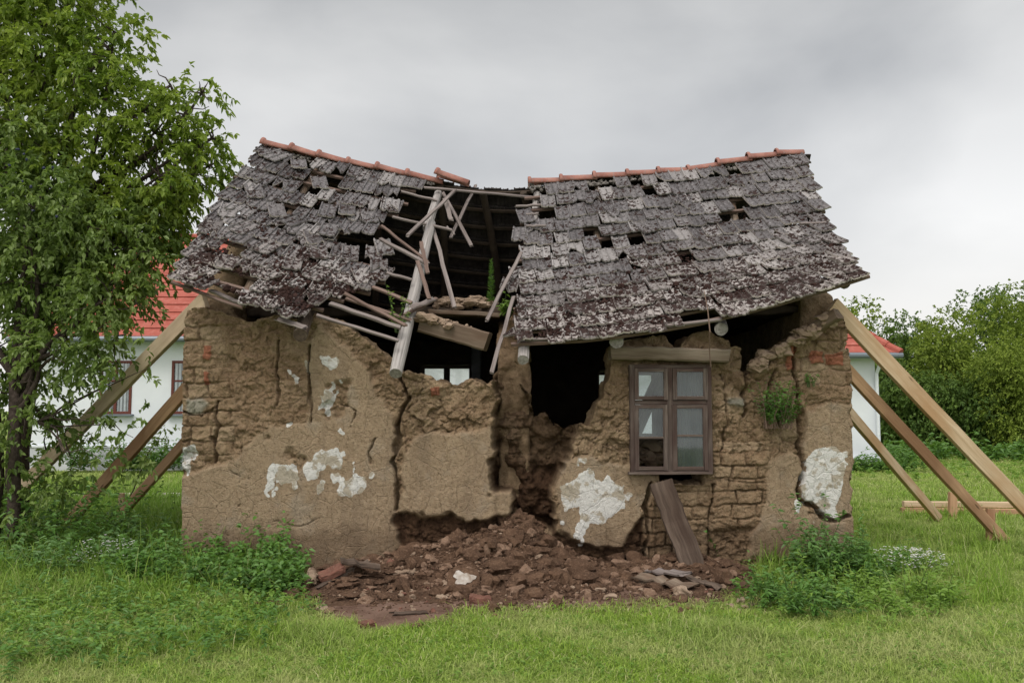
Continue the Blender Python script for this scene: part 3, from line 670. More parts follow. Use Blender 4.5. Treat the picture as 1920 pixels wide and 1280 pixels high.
MB().bar(P(1572, 588, -.26), P(1478, 650, .15), .15, .12, seg=6, jit=.004, ragged=.01).build('diagonal_timber', M['beam'], hut)

# ------------------------------------------------------------------ front window
ZW = -.045
def wbox(mb, x0, y0, x1, y1, d0, d1, Y=0.0):
    a, b = P(x0, y1, Y), P(x1, y0, Y); mb.box((a[0], d0, a[2]), (b[0], d1, b[2])); return mb
f_ = MB(); wbox(f_, 1181, 684, 1188, 887, -.07, .06); wbox(f_, 1324, 684, 1331, 887, -.07, .06); wbox(f_, 1188, 684, 1324, 690, -.068, .058); wbox(f_, 1188, 881, 1324, 887, -.075, .058); wbox(f_, 1250, 690, 1259, 881, -.066, .055)
wbox(f_, 1188, 750, 1250, 758, -.064, .05); wbox(f_, 1259, 750, 1324, 758, -.064, .05)
win = f_.build('window', M['frame'], hut)
MB().bar(P(1178, 887, -.06), P(1334, 886, -.06), .10, .025, seg=4, jit=.001).build('sill', M['frame'], win)
for (x0, y0, x1, y1, mt, mat_) in ((1188.5, 690.5, 1249.5, 749.5, None, 'glass'), (1259.5, 690.5, 1323.5, 749.5, None, 'glass'), (1188.5, 758.5, 1249.5, 880.5, 820, None), (1259.5, 758.5, 1323.5, 880.5, 816, 'glass')):
    s_ = MB(); b_ = 7; wbox(s_, x0, y0, x0+b_, y1, -.085, -.045); wbox(s_, x1-b_, y0, x1, y1, -.085, -.045); wbox(s_, x0+b_, y0, x1-b_, y0+b_, -.084, -.046); wbox(s_, x0+b_, y1-b_, x1-b_, y1, -.084, -.046)
    if mt: wbox(s_, x0+b_, mt-2, x1-b_, mt+2, -.082, -.048)
    s_.build('sash', M['frame'], win)
    for (p0, p1) in (((y0+b_, (mt or y1-b_+2)-2)), ) + (((mt+2, y1-b_),) if mt and x0 > 1250 else ()):
        q = MB(); wbox(q, x0+b_-1, p0-1, x1-b_+1, p1+1, -.066, -.063); q.build('pane', M['glass'], win)
# curtain behind the right casement, fallen timber behind the left
cu = np.linspace(0, 1, 60); a, b = P(1262, 884, .2), P(1324, 690, .2)
X_, Z_ = np.meshgrid(a[0]+(b[0]-a[0])*cu, np.linspace(a[2], b[2], 12)); V_ = np.stack([X_.ravel(), .12+.018*np.sin(X_.ravel()*95+Z_.ravel()*2)+.01*np.sin(X_.ravel()*210), Z_.ravel()], 1)
i_ = np.arange(720).reshape(12, 60); F_ = np.stack([i_[:-1, :-1], i_[:-1, 1:], i_[1:, 1:], i_[1:, :-1]], -1).reshape(-1, 4)
mesh('curtain', V_, F_, M['curtain'], win)
MB().bar(P(1190, 812, 1.4), P(1238, 705, 2.4), .14, .14, seg=4).build('fallen_timber', M['lath_brown'], hut)
n = 240; C_ = np.stack([rng.uniform(P(1160, 800, .8)[0], P(1330, 800, .8)[0], n), rng.uniform(.5, 1.7, n), np.zeros(n)], 1)
C_[:, 2] = 1.02+.26*np.exp(-((C_[:, 0]-1.75)/.5)**2)-.1*np.abs(C_[:, 1]-1.0)+rng.normal(0, .04, n)
lump(n, C_, rng.uniform(.04, .13, n), M['clod2'], 'fallen_earth', hut, 6)  # lit look put into the colour: paler clods behind the open pane

# ------------------------------------------------------------------ roof
roof = bpy.data.objects.new('roof', None); scene.collection.objects.link(roof); roof.parent = hut; roof.empty_display_size = .2
class Patch:
    """three rows of points (ridge, middle, eave), smooth along each row, quadratic down the slope"""
    def __init__(s, rows):
        s.rows = [np.array([np.array(p) for p in r]) for r in rows]
        s.co = [[np.polyfit(np.linspace(0, 1, len(r)), r[:, c], min(len(r)-1, 3)) for c in range(3)] for r in s.rows]
    def row(s, k, u):
        u = np.asarray(u, float); return np.stack([np.polyval(q, u) for q in s.co[k]], -1)
    def at(s, u, t):
        u, t = np.asarray(u, float), np.asarray(t, float)
        a, b, c = s.row(0, u), s.row(1, u), s.row(2, u)
        t = t[..., None]
        return a*(2*(t-.5)*(t-1))+b*(-4*t*(t-1))+c*(2*t*(t-.5))
    def frame(s, u, t):
        e = .01; U = s.at(u+e, t)-s.at(u-e, t); Vv = s.at(u, t+e)-s.at(u, t-e)
        U /= np.linalg.norm(U, axis=-1, keepdims=True); N = np.cross(U, Vv); N /= np.linalg.norm(N, axis=-1, keepdims=True)
        N = np.where(N[..., 2:3] < 0, -N, N)
        V2 = Vv-(Vv*U).sum(-1, keepdims=True)*U; V2 /= np.linalg.norm(V2, axis=-1, keepdims=True)
        return U, V2, N
YR, YE = 2.3, -.42
PLt = Patch([[P(492,276,YR), P(690,318,YR), P(884,347,YR)], [P(404,396,.95), P(615,455,.95), P(812,495,.95)], [P(335,535,YE), P(545,590,YE), P(748,640,YE)]])
PRt = Patch([[P(992,347,YR), P(1250,324,YR), P(1501,289,YR)], [P(973,500,.95), P(1262,464,.95), P(1548,425,.95)], [P(964,642,YE), P(1270,612,YE), P(1614,520,YE)]])
PBk = Patch([[P(492,280,YR+.04), P(690,322,YR+.04), P(884,349,YR+.04), P(940,353,YR+.04), P(992,351,YR+.04), P(1250,328,YR+.04), P(1501,293,YR+.04)],
             [np.array([x, 3.6, z]) for x, z in ((-3.6, 4.05), (-1.8, 3.8), (-.3, 3.6), (.6, 3.6), (2.0, 3.75), (3.75, 4.0))],
             [np.array([x, 4.95, z]) for x, z in ((-3.6, 2.72), (-1.8, 2.68), (.4, 2.62), (2.0, 2.66), (3.7, 2.75))]])
# tile cross-section (interlocking, two shallow troughs)
TU = np.array([0, .08, .13, .20, .44, .50, .56, .82, .90, 1.0]); TH = np.array([.020, .022, .004, .000, .000, .016, .000, .000, .016, .006])
TV = np.array([0, .35, .72, .93, 1.0])
def tiles(name, specs, parent, low, wd=.205, ln=.36, mat='tile'):
    """specs: list of (origin, U, V, N, scale, lowness, broken)"""
    Vs, Fs, A = [], [], []; nu, nv = len(TU), len(TV); base = 0
    iu = np.arange(nu*nv).reshape(nv, nu)
    top = np.stack([iu[:-1, :-1], iu[1:, :-1], iu[1:, 1:], iu[:-1, 1:]], -1).reshape(-1, 4); bot = top[:, ::-1]+nu*nv
    ring = list(iu[0, :])+list(iu[1:, -1])+list(iu[-1, -2::-1])+list(iu[-2:0:-1, 0]); ring = np.array(ring); r2 = np.roll(ring, -1)
    nr_ = len(ring); q_ = np.arange(nr_); q2 = np.roll(q_, -1); sb = 2*nu*nv; side = np.stack([sb+q_, sb+q2, sb+nr_+q2, sb+nr_+q_], 1); F0 = np.concatenate([top, bot, side])
    for (o, U, Vv, N, sc, lo, br) in specs:
        vend = 1+rng.normal(0, .010, nu)
        vend += .03*np.sin(TU*math.pi*2+rng.uniform(0, 6))*rng.uniform(0, 1)
        if br: 
            c = rng.uniform(0, 1); vend -= np.clip(rng.uniform(.25, .6)-np.abs(TU-c)*rng.uniform(.7, 1.6), 0, .6)
            vend += rng.normal(0, .03, nu)
        W = wd*sc; uu = np.tile((TU-.5)*W, nv); vv = (TV[:, None]*vend[None]).ravel()*ln*(.94+.06*sc)
        hh = np.tile(TH, nv)+.0006*rng.normal(0, 1, nu*nv)
        arch = rng.normal(0, .004); hh = hh+arch*np.repeat(TV, nu)
        T = np.stack([uu, vv, hh+.018], 1); B = np.stack([uu, vv, hh*.55], 1); L = np.concatenate([T, B, T[ring], B[ring]])
        Vs.append(o+L[:, :1]*U+L[:, 1:2]*Vv+L[:, 2:]*N); Fs.append(F0+base); base += sb+2*nr_
        a = np.zeros((sb+2*nr_, 4)); a[:, 0] = rng.uniform(0, 1); a[:, 1] = np.clip(lo, 0, 1); a[:, 3] = 1
        a[sb:, 2] = rng.choice([.25, .6, 1.0]); A.append(a)
    return mesh(name, np.concatenate(Vs), np.concatenate(Fs), M[mat], parent, {'mask': np.concatenate(A)}, False)
def rot(v, ax, a):
    return v*math.cos(a)+np.cross(ax, v)*math.sin(a)+ax*(ax@v)*(1-math.cos(a))
def lay(patch, nc, nr, holes, chaos, keepf=None, pbreak=.1, cover=None, wide=1.03, lift=.012, stagger=0.0, hx_=5):
    sp = []
    for r in range(nr):
        t = (r+.0)/nr; ph = rng.uniform(-.004, .004)+stagger*((r % 2)*.5)
        for c in range(nc):
            u = (c+.5)/nc+ph/1.0*(1.0)+rng.normal(0, .0012)*chaos; tt = t+rng.normal(0, .004)*chaos
            q = patch.at(u, min(tt+.5/nr, 1.1)); qx, qy = proj(q[None])
            jx, jy = qx[0], qy[0]
            if keepf and not keepf(jx, jy): continue
            if any(inpoly(np.array([jx]), np.array([jy]), h)[0] or segd(np.array([jx]), np.array([jy]), h+[h[0]])[0] < hx_ for h in holes): continue
            lo = ss(.36, .95, np.array([t+.12*vn(np.array([u*6]), np.array([t*5]), s=3)[0]]))[0]
            o = patch.at(u, tt); U, Vv, N = patch.frame(u, tt)
            a = rng.normal(0, .022)*chaos; U2 = rot(U, N, a); V2 = rot(Vv, N, a)
            tilt = .125+rng.normal(0, .009)*chaos; V3 = V2*math.cos(tilt)+N*math.sin(tilt); N3 = np.cross(U2, V3); N3 = N3 if N3@N > 0 else -N3
            rl = rng.normal(0, .02)*chaos; U3 = rot(U2, V3, rl); N3 = rot(N3, V3, rl)
            w0 = np.linalg.norm(patch.at(u+.5/nc, t)-patch.at(u-.5/nc, t)); 
            o = o+N*(lift+rng.normal(0, .003)*chaos)
            sp.append((o, U3, V3, N3, w0/.205*wide, lo, rng.random() < pbreak*(1+.8*(chaos > 2))))
    return sp
HL = [[(566,352),(590,334),(640,340),(636,362),(600,366),(568,362)], [(545,300),(566,303),(590,318),(575,322)], [(604,384),(640,386),(662,398),(655,404),(610,400)],
      [(530,388),(562,394),(560,402),(528,398)], [(632,446),(640,436),(700,440),(716,444),(760,470),(900,480),(900,620),(735,520),(734,500),(640,478)],
      [(404,522),(430,515),(478,535),(484,552),(440,552),(406,532)], [(432,470),(470,474),(466,484),(438,482)], [(752,362),(790,352),(900,340),(900,480),(762,480),(715,440),(715,424),(762,398),(755,388)],
      [(340,540),(460,560),(440,600),(340,600)], [(622,560),(700,555),(760,500),(800,600),(745,680),(600,620)]]
def keepL(x, y):
    if x > 795 and y < 356: return False
    e = np.interp(y, [280, 352, 395, 425, 450, 478, 500, 520, 560, 600, 640], [900, 796, 752, 728, 716, 690, 715, 728, 690, 640, 600])
    if x > e: return False
    low = np.interp(x, [335, 350, 445, 450, 545, 600, 640, 700, 730], [531, 528, 556, 592, 598, 580, 566, 545, 520])
    return y < low
spL = lay(PLt, 19, 12, HL, 2.3, keepL, .2)
# slipped, tipped and doubled tiles on the left slope
for (px, py, a, tl, lf) in ((612,440,.12,.15,.09),(590,452,.5,.1,.05),(560,315,.4,.25,.06),(520,300,-.35,.15,.05),(600,345,.45,.12,.05),(475,360,.5,.1,.05),(560,420,-.4,.1,.05),(655,400,.5,.2,.06),
                            (735,395,.3,.1,.06),(690,405,.4,.1,.04),(425,400,.6,.08,.04),(460,435,-.5,.1,.05),(395,430,.4,.1,.05),(520,405,.5,.1,.05),(615,405,.35,.1,.05),(500,470,-.3,.1,.06),(545,500,.5,.1,.05),
                            (465,560,.55,.1,.02),(500,572,.5,.1,.02),(530,580,.5,.1,.02),(640,530,.5,.1,.05),(680,525,.5,.1,.05),(706,505,.5,.1,.05),(590,480,.4,.1,.06),(380,490,.5,.1,.04),(360,515,.6,.1,.04),(600,520,-.4,.1,.06),(430,500,.4,.1,.05),
                            (700,480,.45,.05,.02),(660,475,.5,.05,.02),(720,470,.4,.05,.02)):
    d = ray(px, py); best = None
    for u in np.linspace(0, 1, 40):
        for t in np.linspace(0, 1.05, 40):
            q = PLt.at(u, t); x, y = proj(q[None]); e = abs(x[0]-px)+abs(y[0]-py)
            if best is None or e < best[0]: best = (e, u, t)
    _, u, t = best; U, Vv, N = PLt.frame(u, t); a *= rng.choice([.5, 1]); U2, V2 = rot(U, N, a), rot(Vv, N, a); V3 = V2*math.cos(tl)+N*math.sin(tl); N3 = np.cross(U2, V3); N3 = N3 if N3@N > 0 else -N3
    spL.append((PLt.at(u, t)+N*lf-V3*.15, U2, V3, N3, 1.02, ss(.36, .9, np.array([t]))[0], rng.random() < .4))
tiles('tile_covering', spL, roof, 1)
HR = [[(1352,322),(1372,316),(1400,326),(1388,338),(1358,332)], [(1190,364),(1250,360),(1254,374),(1200,378)], [(1100,438),(1138,436),(1140,456),(1104,456)], [(1332,412),(1385,405),(1388,416),(1340,424)],
      [(1184,452),(1198,452),(1198,466),(1180,462)], [(1230,450),(1262,450),(1262,460),(1232,460)], [(1270,474),(1306,470),(1300,482),(1272,480)], [(1268,590),(1345,580),(1345,604),(1272,612)],
      [(1362,376),(1380,376),(1376,388),(1366,386)], [(994,384),(1010,380),(1028,400),(1010,446),(998,440),(1004,424),(990,402)], [(1110,345),(1150,342),(1148,356),(1112,358)], [(1050,556),(1064,556),(1062,566),(1050,564)], [(988,618),(1018,616),(1016,632),(990,632)], [(1455,502),(1475,498),(1474,508),(1458,510)], [(1172,345),(1200,342),(1202,352),(1176,354)],[(990,352),(1010,350),(1010,378),(992,376)]]
def keepR(x, y):
    return y < np.interp(x, [950, 1090, 1270, 1340, 1360, 1420, 1500, 1614], [640, 634, 612, 590, 625, 608, 575, 530])+2
spR = lay(PRt, 20, 13, HR, 1.35, keepR, .17, hx_=1.5)
for (u, t, a) in ((.015, .97, -.45), (.0, .19, .1), (-.005, .3, -.15), (.0, .55, .05), (-.02, .62, -.2), (.985, .2, .15), (.99, .34, .1), (.985, .62, .2), (.98, .8, .12), (.66, .98, -.1), (.97, .5, .2), (.4, .35, .3), (.55, .22, -.3), (.3, .22, .25), (.62, .5, .3), (.68, .7, -.2), (.85, .55, .3)):
    U, Vv, N = PRt.frame(u, t); U2, V2 = rot(U, N, a), rot(Vv, N, a)
    spR.append((PRt.at(u, t)+N*.035-V2*.1, U2, V2*.99+N*.1, np.cross(U2, V2) if np.cross(U2, V2)@N > 0 else -np.cross(U2, V2), 1.0, ss(.36, .9, np.array([t]))[0], rng.random() < .6))
tiles('tile_covering', spR, roof, 1)
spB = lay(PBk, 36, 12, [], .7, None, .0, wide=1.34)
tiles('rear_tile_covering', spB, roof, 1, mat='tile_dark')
# battens: under each row of tiles
def batten(patch, t, u0, u1, n=10, wd=.045, ht=.035, off=-.02, mat='lath_brown', sag=.0):
    us = np.linspace(u0, u1, n); pts = [patch.at(u, t)+patch.frame(u, t)[2]*(off+rng.normal(0, .003)) for u in us]
    b = MB()
    for i in range(n-1): b.bar(pts[i], pts[i+1]+(pts[i+1]-pts[i])*.03, wd, ht, patch.frame(us[i], t)[2], .1, 1)
    return b.build('batten', M[mat], roof)
def row_end(t):
    for u in np.linspace(.3, 1, 80):
        x, y = proj(PLt.at(u, t)[None]); x, y = x[0], y[0]
        if not keepL(x, y) or any(inpoly(np.array([x]), np.array([y]), h)[0] for h in (HL[4], HL[7])): return u+rng.uniform(-.005, .025)
    return 1.0
for r in range(1, 12): batten(PLt, r/12-.006, -.02, row_end(r/12), mat='lath_brown')
for r in range(1, 14): batten(PRt, r/13-.004, -.005+rng.uniform(-.01, .0), 1.01+rng.uniform(0, .012))
for r in range(0, 12): batten(PBk, r/12+.01, .0, 1.0, 14, off=-.03, mat='shade_dark')
# rafters
def rafter(patch, u, t0, t1, r_, mat='log', n=7, off=-.10):
    pts = [patch.at(u, t)+patch.frame(u, t)[2]*off for t in np.linspace(t0, t1, n)]
    return MB().tube(pts, [r_*(.9+.2*i/n) for i in range(n)], 10, .03).build('rafter', M[mat], roof)
for u in (.03, .27): rafter(PLt, u, 0, .96, .05, 'beam')
rafter(PLt, .50, 0, .48, .05, 'beam')
for u in (.03, .25, .48, .72, .97): rafter(PRt, u, .02, .93 if u > .1 else 1.06, .055, 'beam' if u > .1 else 'log')
for u in (.02, .16, .3, .44, .58, .72, .86, .99): rafter(PBk, u, .0, .98, .055, 'shade_dark')  # rear rafters, like the battens, carry the hole's shade in their colour
def onpatch(px, py, patch, lift=0.0):
    """point of the patch's plane seen at px, py (patch taken as a plane through its mid edges)"""
    a, b, c = patch.at(.2, .0), patch.at(.8, 0), patch.at(.6, 1.0); n_ = np.cross(b-a, c-a); n_ /= np.linalg.norm(n_)
    if n_[2] < 0: n_ = -n_
    d = ray(px, py); t = ((a+n_*lift-CAM)@n_)/(d@n_); return CAM+d*t
# the big slipped rafter and the loose laths around the breach (px ends measured on the photograph)
p0, p1, p2 = P(822,362,2.12), P(802,425,1.45), P(742,700,-.55)
MB().tube([p0, p0+(p1-p0)*.5, p1, p1+(p2-p1)*.02], [.052, .056, .06, .06], 12, .03).build('rafter', M['log'], roof)
p1b = P(808,418,1.40)
MB().tube([p1b+(p2-p1b)*t for t in np.linspace(0, 1, 9)], [.058, .060, .062, .064, .066, .067, .068, .070, .068], 14, .035).build('rafter', M['log'], roof)
for (x0, y0, x1, y1, wd, ht, lf, mt) in (
    (796,352,1000,370,.055,.03,.06,'lath'), (752,359,818,376,.045,.03,.02,'lath'), (738,407,846,431,.045,.03,.03,'lath'), (764,442,853,357,.055,.035,.14,'lath'), (830,361,884,461,.055,.03,-.05,'lath'),
    (845,446,892,347,.05,.03,-.1,'lath'), (811,426,852,576,.06,.035,-.05,'lath'), (715,423,802,491,.04,.03,.05,'lath_brown'), (713,448,802,495,.06,.04,.07,'lath'), (790,454,802,512,.055,.03,.10,'lath_brown'),
    (783,491,805,560,.055,.03,.14,'lath_brown'), (725,511,770,524,.05,.025,.03,'lath'), (698,538,772,568,.06,.035,-.02,'lath_brown'), (620,569,751,614,.065,.035,.02,'lath'), (646,550,760,610,.05,.03,.04,'lath_brown'),
    (595,591,745,638,.05,.03,.0,'lath'), (404,531,470,556,.06,.03,.0,'lath'), (322,529,455,577,.045,.03,-.01,'lath_brown'), (395,545,462,572,.06,.03,-.04,'lath'), (520,597,572,614,.09,.02,.0,'lath'),
    (770,577,813,560,.10,.02,.02,'lath'), (817,560,760,590,.06,.03,-.05,'lath_brown'), (834,374,846,412,.07,.03,.05,'lath'), (852,440,838,425,.03,.02,.0,'lath'), (650,560,770,600,.05,.03,-.06,'lath_brown')):
    MB().bar(onpatch(x0, y0, PLt, lf), onpatch(x1, y1, PLt, lf), wd*.82, ht*.8, (0, -.6, .8), .1, 6, .0035, 1, .02).build('lath', M[mt], roof)
for (x0, y0, x1, y1, wd, ht, lf, mt) in ((977,474,913,600,.05,.03,.05,'lath'), (963,556,922,698,.05,.03,.05,'lath'), (966,387,1032,383,.05,.03,.0,'lath'), (985,402,1010,401,.04,.03,0,'lath'), (988,424,1024,424,.04,.03,0,'lath'),
    (985,637,1100,630,.05,.03,.0,'lath'), (1095,630,1352,599,.05,.03,.0,'lath'), (1568,536,1615,517,.06,.03,.03,'lath'), (1500,420,1549,417,.04,.03,.0,'lath')):
    MB().bar(onpatch(x0, y0, PRt, lf), onpatch(x1, y1, PRt, lf), wd*.82, ht*.8, (0, -.6, .8), .1, 6, .003, 1, .02).build('lath', M[mt], roof)
# ridge tiles
def ridge_tile(p0, p1, r_=.085):
    """half-round clay cap with a raised collar at its first end"""
    p0, p1 = np.array(p0), np.array(p1); d = p1-p0; L = np.linalg.norm(d); d /= L; u = np.array([0, 0, 1.0]); u -= d*(u@d); u /= np.linalg.norm(u); s_ = np.cross(d, u)
    st = [(0, 1.28), (.035, 1.38), (.085, 1.30), (.10, 1.04), (.5, .97), (1.0, .93)]; n_ = 10; V = []
    for lay_ in (1.0, .84):
        for t, k in st:
            for j in range(n_+1):
                a = math.pi*(j/n_)*1.1-.157; w_ = 1+.12*(j % 5 == 0); V.append(p0+d*L*t+(s_*math.cos(a)+u*math.sin(a))*r_*k*lay_*(1+rng.normal(0, .006)))
    V = np.array(V); k = len(st); i = np.arange(k*(n_+1)).reshape(k, n_+1)
    q = np.stack([i[:-1, :-1], i[:-1, 1:], i[1:, 1:], i[1:, :-1]], -1).reshape(-1, 4); o = k*(n_+1); e = []
    for A in (i[:, 0], i[:, -1], i[0, :], i[-1, :]): e.append(np.stack([A[:-1], A[1:], A[1:]+o, A[:-1]+o], 1))
    return mesh('ridge_tile', V, np.concatenate([q, q[:, ::-1]+o]+e), M['ridge'], roof, None, True)
rl = [(490,274),(543,284),(594,297),(649,309),(703,319),(759,331),(822,345)]
for a, b in zip(rl[:-1], rl[1:]): ridge_tile(P(a[0], a[1]-2+rng.normal(0, 1), YR), P(b[0]+8, b[1]+1, YR), .078+rng.normal(0, .002))
ridge_tile(P(816, 327, 2.25), P(878, 347, 2.2), .078)
rr = [(990,344),(1049,341),(1111,336),(1173,331),(1231,326),(1288,322),(1343,311),(1400,301),(1453,293),(1498,289)]
for a, b in zip(rr[:-1], rr[1:]): ridge_tile(P(a[0], a[1]+rng.normal(0, 1), YR), P(b[0]+8, b[1]+1, YR), .078+rng.normal(0, .002))
def ridgemortar(patch, n, u0=0, u1=1):
    u = rng.uniform(u0, u1, n); C = np.array([patch.at(a, rng.uniform(-.005, .035)) for a in u]); C[:, 2] += .0
    lump(n, C, rng.uniform(.012, .035, n), M['mortar'], 'ridge_mortar', roof, 7, .8, 1, 'stuff')
ridgemortar(PLt, 260, 0, .85); ridgemortar(PRt, 330)
# cushions of dead moss
def moss(patch, n, keepf, holes, seed):
    C, S = [], []
    while len(C) < n:
        u = rng.uniform(0, 1); t = rng.beta(3.4, 1.3)
        dens = .5+.5*vn(np.array([u*13]), np.array([t*9]), s=seed)[0]
        if rng.random() > dens**3.2*1.8: continue
        q = patch.at(u, t); x, y = proj(q[None]); x, y = x[0], y[0]
        if not keepf(x, y) or any(inpoly(np.array([x]), np.array([y]), h)[0] for h in holes): continue
        N = patch.frame(u, t)[2]; C.append(q+N*(.048+rng.uniform(-.008, .006))); S.append(rng.uniform(.008, .020)*(1+1.1*(rng.random() < .10))*(.5+.7*t))
    lump(n, C, np.array(S), M['moss'], 'moss', roof, seed, .75, 1, 'stuff')
moss(PLt, 2000, keepL, HL, 31); moss(PRt, 2200, keepR, HR, 32)

# ------------------------------------------------------------------ background houses
def house(name, label, x0, x1, y0, y1, zw, zp, zr, rx0, rx1, wins, gut=True):
    h = empty(name, ((x0+x1)/2, y0, 0), label, 'house', None)
    zb = np.linspace(0, 1, 2)
    MB().box((x0, y0, zp), (x1, y1, zw), .0).build('wall', M['white_wall'], h)
    MB().box((x0-.03, y0-.03, -.1), (x1+.03, y1+.03, zp), .0).build('plinth', M['plinth'], h)
    MB().box((x0-.06, y0-.06, zp), (x1+.06, y0-.001, zp+.05), .0).build('plinth_ledge', M['white_wall'], h)
    ov = .5; e0, e1, f0, f1 = x0-ov, x1+ov, y0-ov, y1+ov; ze = zw-.02; ym = (f0+f1)/2
    # roof of overlapping tile courses: stepped rows with scalloped lower edges
    def slope(A, B, C, D, nrow):
        """eave A-B, ridge D-C; rows step up"""
        A, B, C, D = map(np.array, (A, B, C, D)); n_ = np.cross(B-A, D-A); n_ /= np.linalg.norm(n_); n_ = n_ if n_[2] > 0 else -n_
        V, F = [], []; L = np.linalg.norm(B-A); m = int(L/.075)
        for r in range(nrow):
            t0, t1 = r/nrow, (r+1.15)/nrow
            for k, t in enumerate((t0, t0, t1)):
                a, b = A+(D-A)*min(t, 1), B+(C-B)*min(t, 1); s_ = np.linspace(0, 1, m)[:, None]
                sc = .022*np.abs(np.sin(np.linspace(0, 1, m)*L/.30*math.pi))[:, None] if k < 2 else 0
                up_ = (D-A)/np.linalg.norm(D-A)
                V.append(a+(b-a)*s_-up_*sc+n_*((.0, .055, .012)[k]+.012*np.abs(np.sin(np.linspace(0, 1, m)*L/.30*math.pi))[:, None]*(k > 0)))
            o = r*3*m; i = np.arange(m-1)
            F += [np.stack([o+i, o+i+1, o+m+i+1, o+m+i], 1), np.stack([o+m+i, o+m+i+1, o+2*m+i+1, o+2*m+i], 1)]
        mesh('roof', np.concatenate(V), np.concatenate(F), M['red_roof'], h, None, False)
    R0, R1 = (rx0, ym, zr), (rx1, ym, zr)
    slope((e0, f0, ze), (e1, f0, ze), R1, R0, 14)
    if rx1 < e1: slope((e1, f0, ze), (e1, f1, ze), R1, R1, 14)
    if rx0 > e0: slope((e0, f1, ze), (e0, f0, ze), R0, R0, 14)
    slope((e1, f1, ze), (e0, f1, ze), R0, R1, 14)
    MB().box((e0+.05, f0+.05, ze-.08), (e1-.05, f1-.05, ze-.02), 0).build('soffit', M['gutter'], h)
    for (a, b) in ((R1, (e1, f0, ze)), (R0, (e0, f0, ze)), (R0, R1)):
        a, b = np.array(a), np.array(b); n_ = max(2, int(np.linalg.norm(b-a)/.42)); mb = MB()
        for i in range(n_): mb.tube([a+(b-a)*i/n_+(0, 0, .05), a+(b-a)*(i+1.1)/n_+(0, 0, .05)], [.10, .125], 10)
        mb.build('hip_cap', M['red_roof'], h)
    gt = MB(); gt.tube([(e0, f0-.05, ze-.05), (e1+.06, f0-.05, ze-.05)], .085, 10); gt.build('gutter', M['gutter'], h)
    MB().tube([(x1+.02, y0-.42, ze-.1), (x1+.02, y0-.25, ze-.35), (x1-.0, y0-.10, ze-.55), (x1-.0, y0-.10, .05)], .05, 10).build('downpipe', M['gutter' if x1 < 5 else 'white_wall'], h)
    for (a, b, c, d) in wins:
        f = MB(); t = .075
        f.box((a, y0-.03, c), (a+t, y0+.06, d)).box((b-t, y0-.03, c), (b, y0+.06, d)).box((a+t, y0-.028, d-t), (b-t, y0+.058, d)).box((a+t, y0-.028, c), (b-t, y0+.058, c+t)).box(((a+b)/2-.04, y0-.026, c+t), ((a+b)/2+.04, y0+.05, d-t))
        z_ = c+(d-c)*.62; f.box((a+t, y0-.024, z_-.025), ((a+b)/2-.04, y0+.04, z_+.025)).box(((a+b)/2+.04, y0-.024, z_-.025), (b-t, y0+.04, z_+.025))
        w_ = f.build('window', M['redwood'], h)
        MB().box((a+.03, y0-.006, c+.03), (b-.03, y0-.003, d-.03), 0).build('pane', M['glass_clear'], w_)
        MB().box((a+.02, y0-.002, c+.02), (b-.02, y0-.001, d-.02), 0).build('room_panel', M['dark'], w_)  # thin dark panel standing in for the unlit room behind the pane
        for u0, u1 in ((a+.1, a+(b-a)*.42), (a+(b-a)*.58, b-.1)):
            x_ = np.linspace(u0, u1, 30); V = np.concatenate([np.stack([x_, y0-.0028-.0009*np.sin(x_*60), np.full(30, z)], 1) for z in (c+.08, d-.08)]); i = np.arange(29)
            mesh('curtain', V, np.stack([i, i+1, i+31, i+30], 1), M['curtain2'], w_)
        MB().box((a-.08, y0-.16, c-.06), (b+.08, y0+.0, c), .1).build('sill', M['gutter'], w_)
    return h
HY = 15.3
def hx(px): return P(px, 770, HY)[0]
def hz(py): return P(960, py, HY)[2]
zl, zr_ = hz(634), hz(664)
house('white_house', 'white rendered house with steep red tiled roof and red brown windows behind the fruit tree', hx(60), hx(930), HY, HY+8, zl, hz(838), 7.55, hx(185), hx(800),
      [(hx(185), hx(246), hz(776), hz(676)), (hx(320), hx(384), hz(776), hz(676))])
house('white_house', 'white house end with red hipped roof and grey gutter behind the right props', hx(1010), hx(1643), HY, HY+7, zr_, hz(860), 6.6, hx(1180), hx(1450), [])

# ------------------------------------------------------------------ timber props, stakes, boards
def brace(p0, p1, wd, th, mat, label, group='timber props shoring the cottage walls'):
    p0, p1 = np.array(p0, float), np.array(p1, float)
    o = MB().bar(p0, p1, th, wd, (0, 0, 1), .06, 10, .002).build('timber_prop', M[mat], None, origin=p1); tag(o, label, 'timber prop', group)
def at_w(px, py, Y): return P(px, py, Y)
brace(P(1560, 571, .3), P(1992, 1025, 1.45), .19, .06, 'brace_light', 'pale timber prop from the right wall top running out past the grass edge')
brace(P(1552, 655, .5), P(1886, 1016, 1.85), .145, .06, 'brace_mid', 'brown timber prop in the middle, footed against a short stake')
brace(P(1537, 708, 1.0), P(1762, 974, 4.0), .15, .06, 'brace_light', 'lowest pale timber prop, ending beside the boards on the grass')
brace(P(385, 562, .3), P(-30, 985, 3.3), .20, .06, 'brace_grey', 'highest greyed timber prop rising from behind the fruit tree to the left wall top')
brace(P(372, 704, 1.0), P(118, 990, 3.0), .18, .06, 'brace_mid', 'orange brown timber prop crossing below the white house windows')
brace(P(420, 746, 2.0), P(214, 978, 3.7), .145, .06, 'brace_mid', 'shortest low timber prop, footed beside a stake')
def stake(px, y0, y1, Y, label, mat='brace_mid', wd=.085):
    a, b = P(px, y1, Y), P(px, y0, Y); o = MB().bar(a, b, wd, wd*.6, (0, 1, 0), .08, 3).build('stake', M[mat], None, origin=a); tag(o, label, 'stake', 'short wooden stakes at the prop feet')
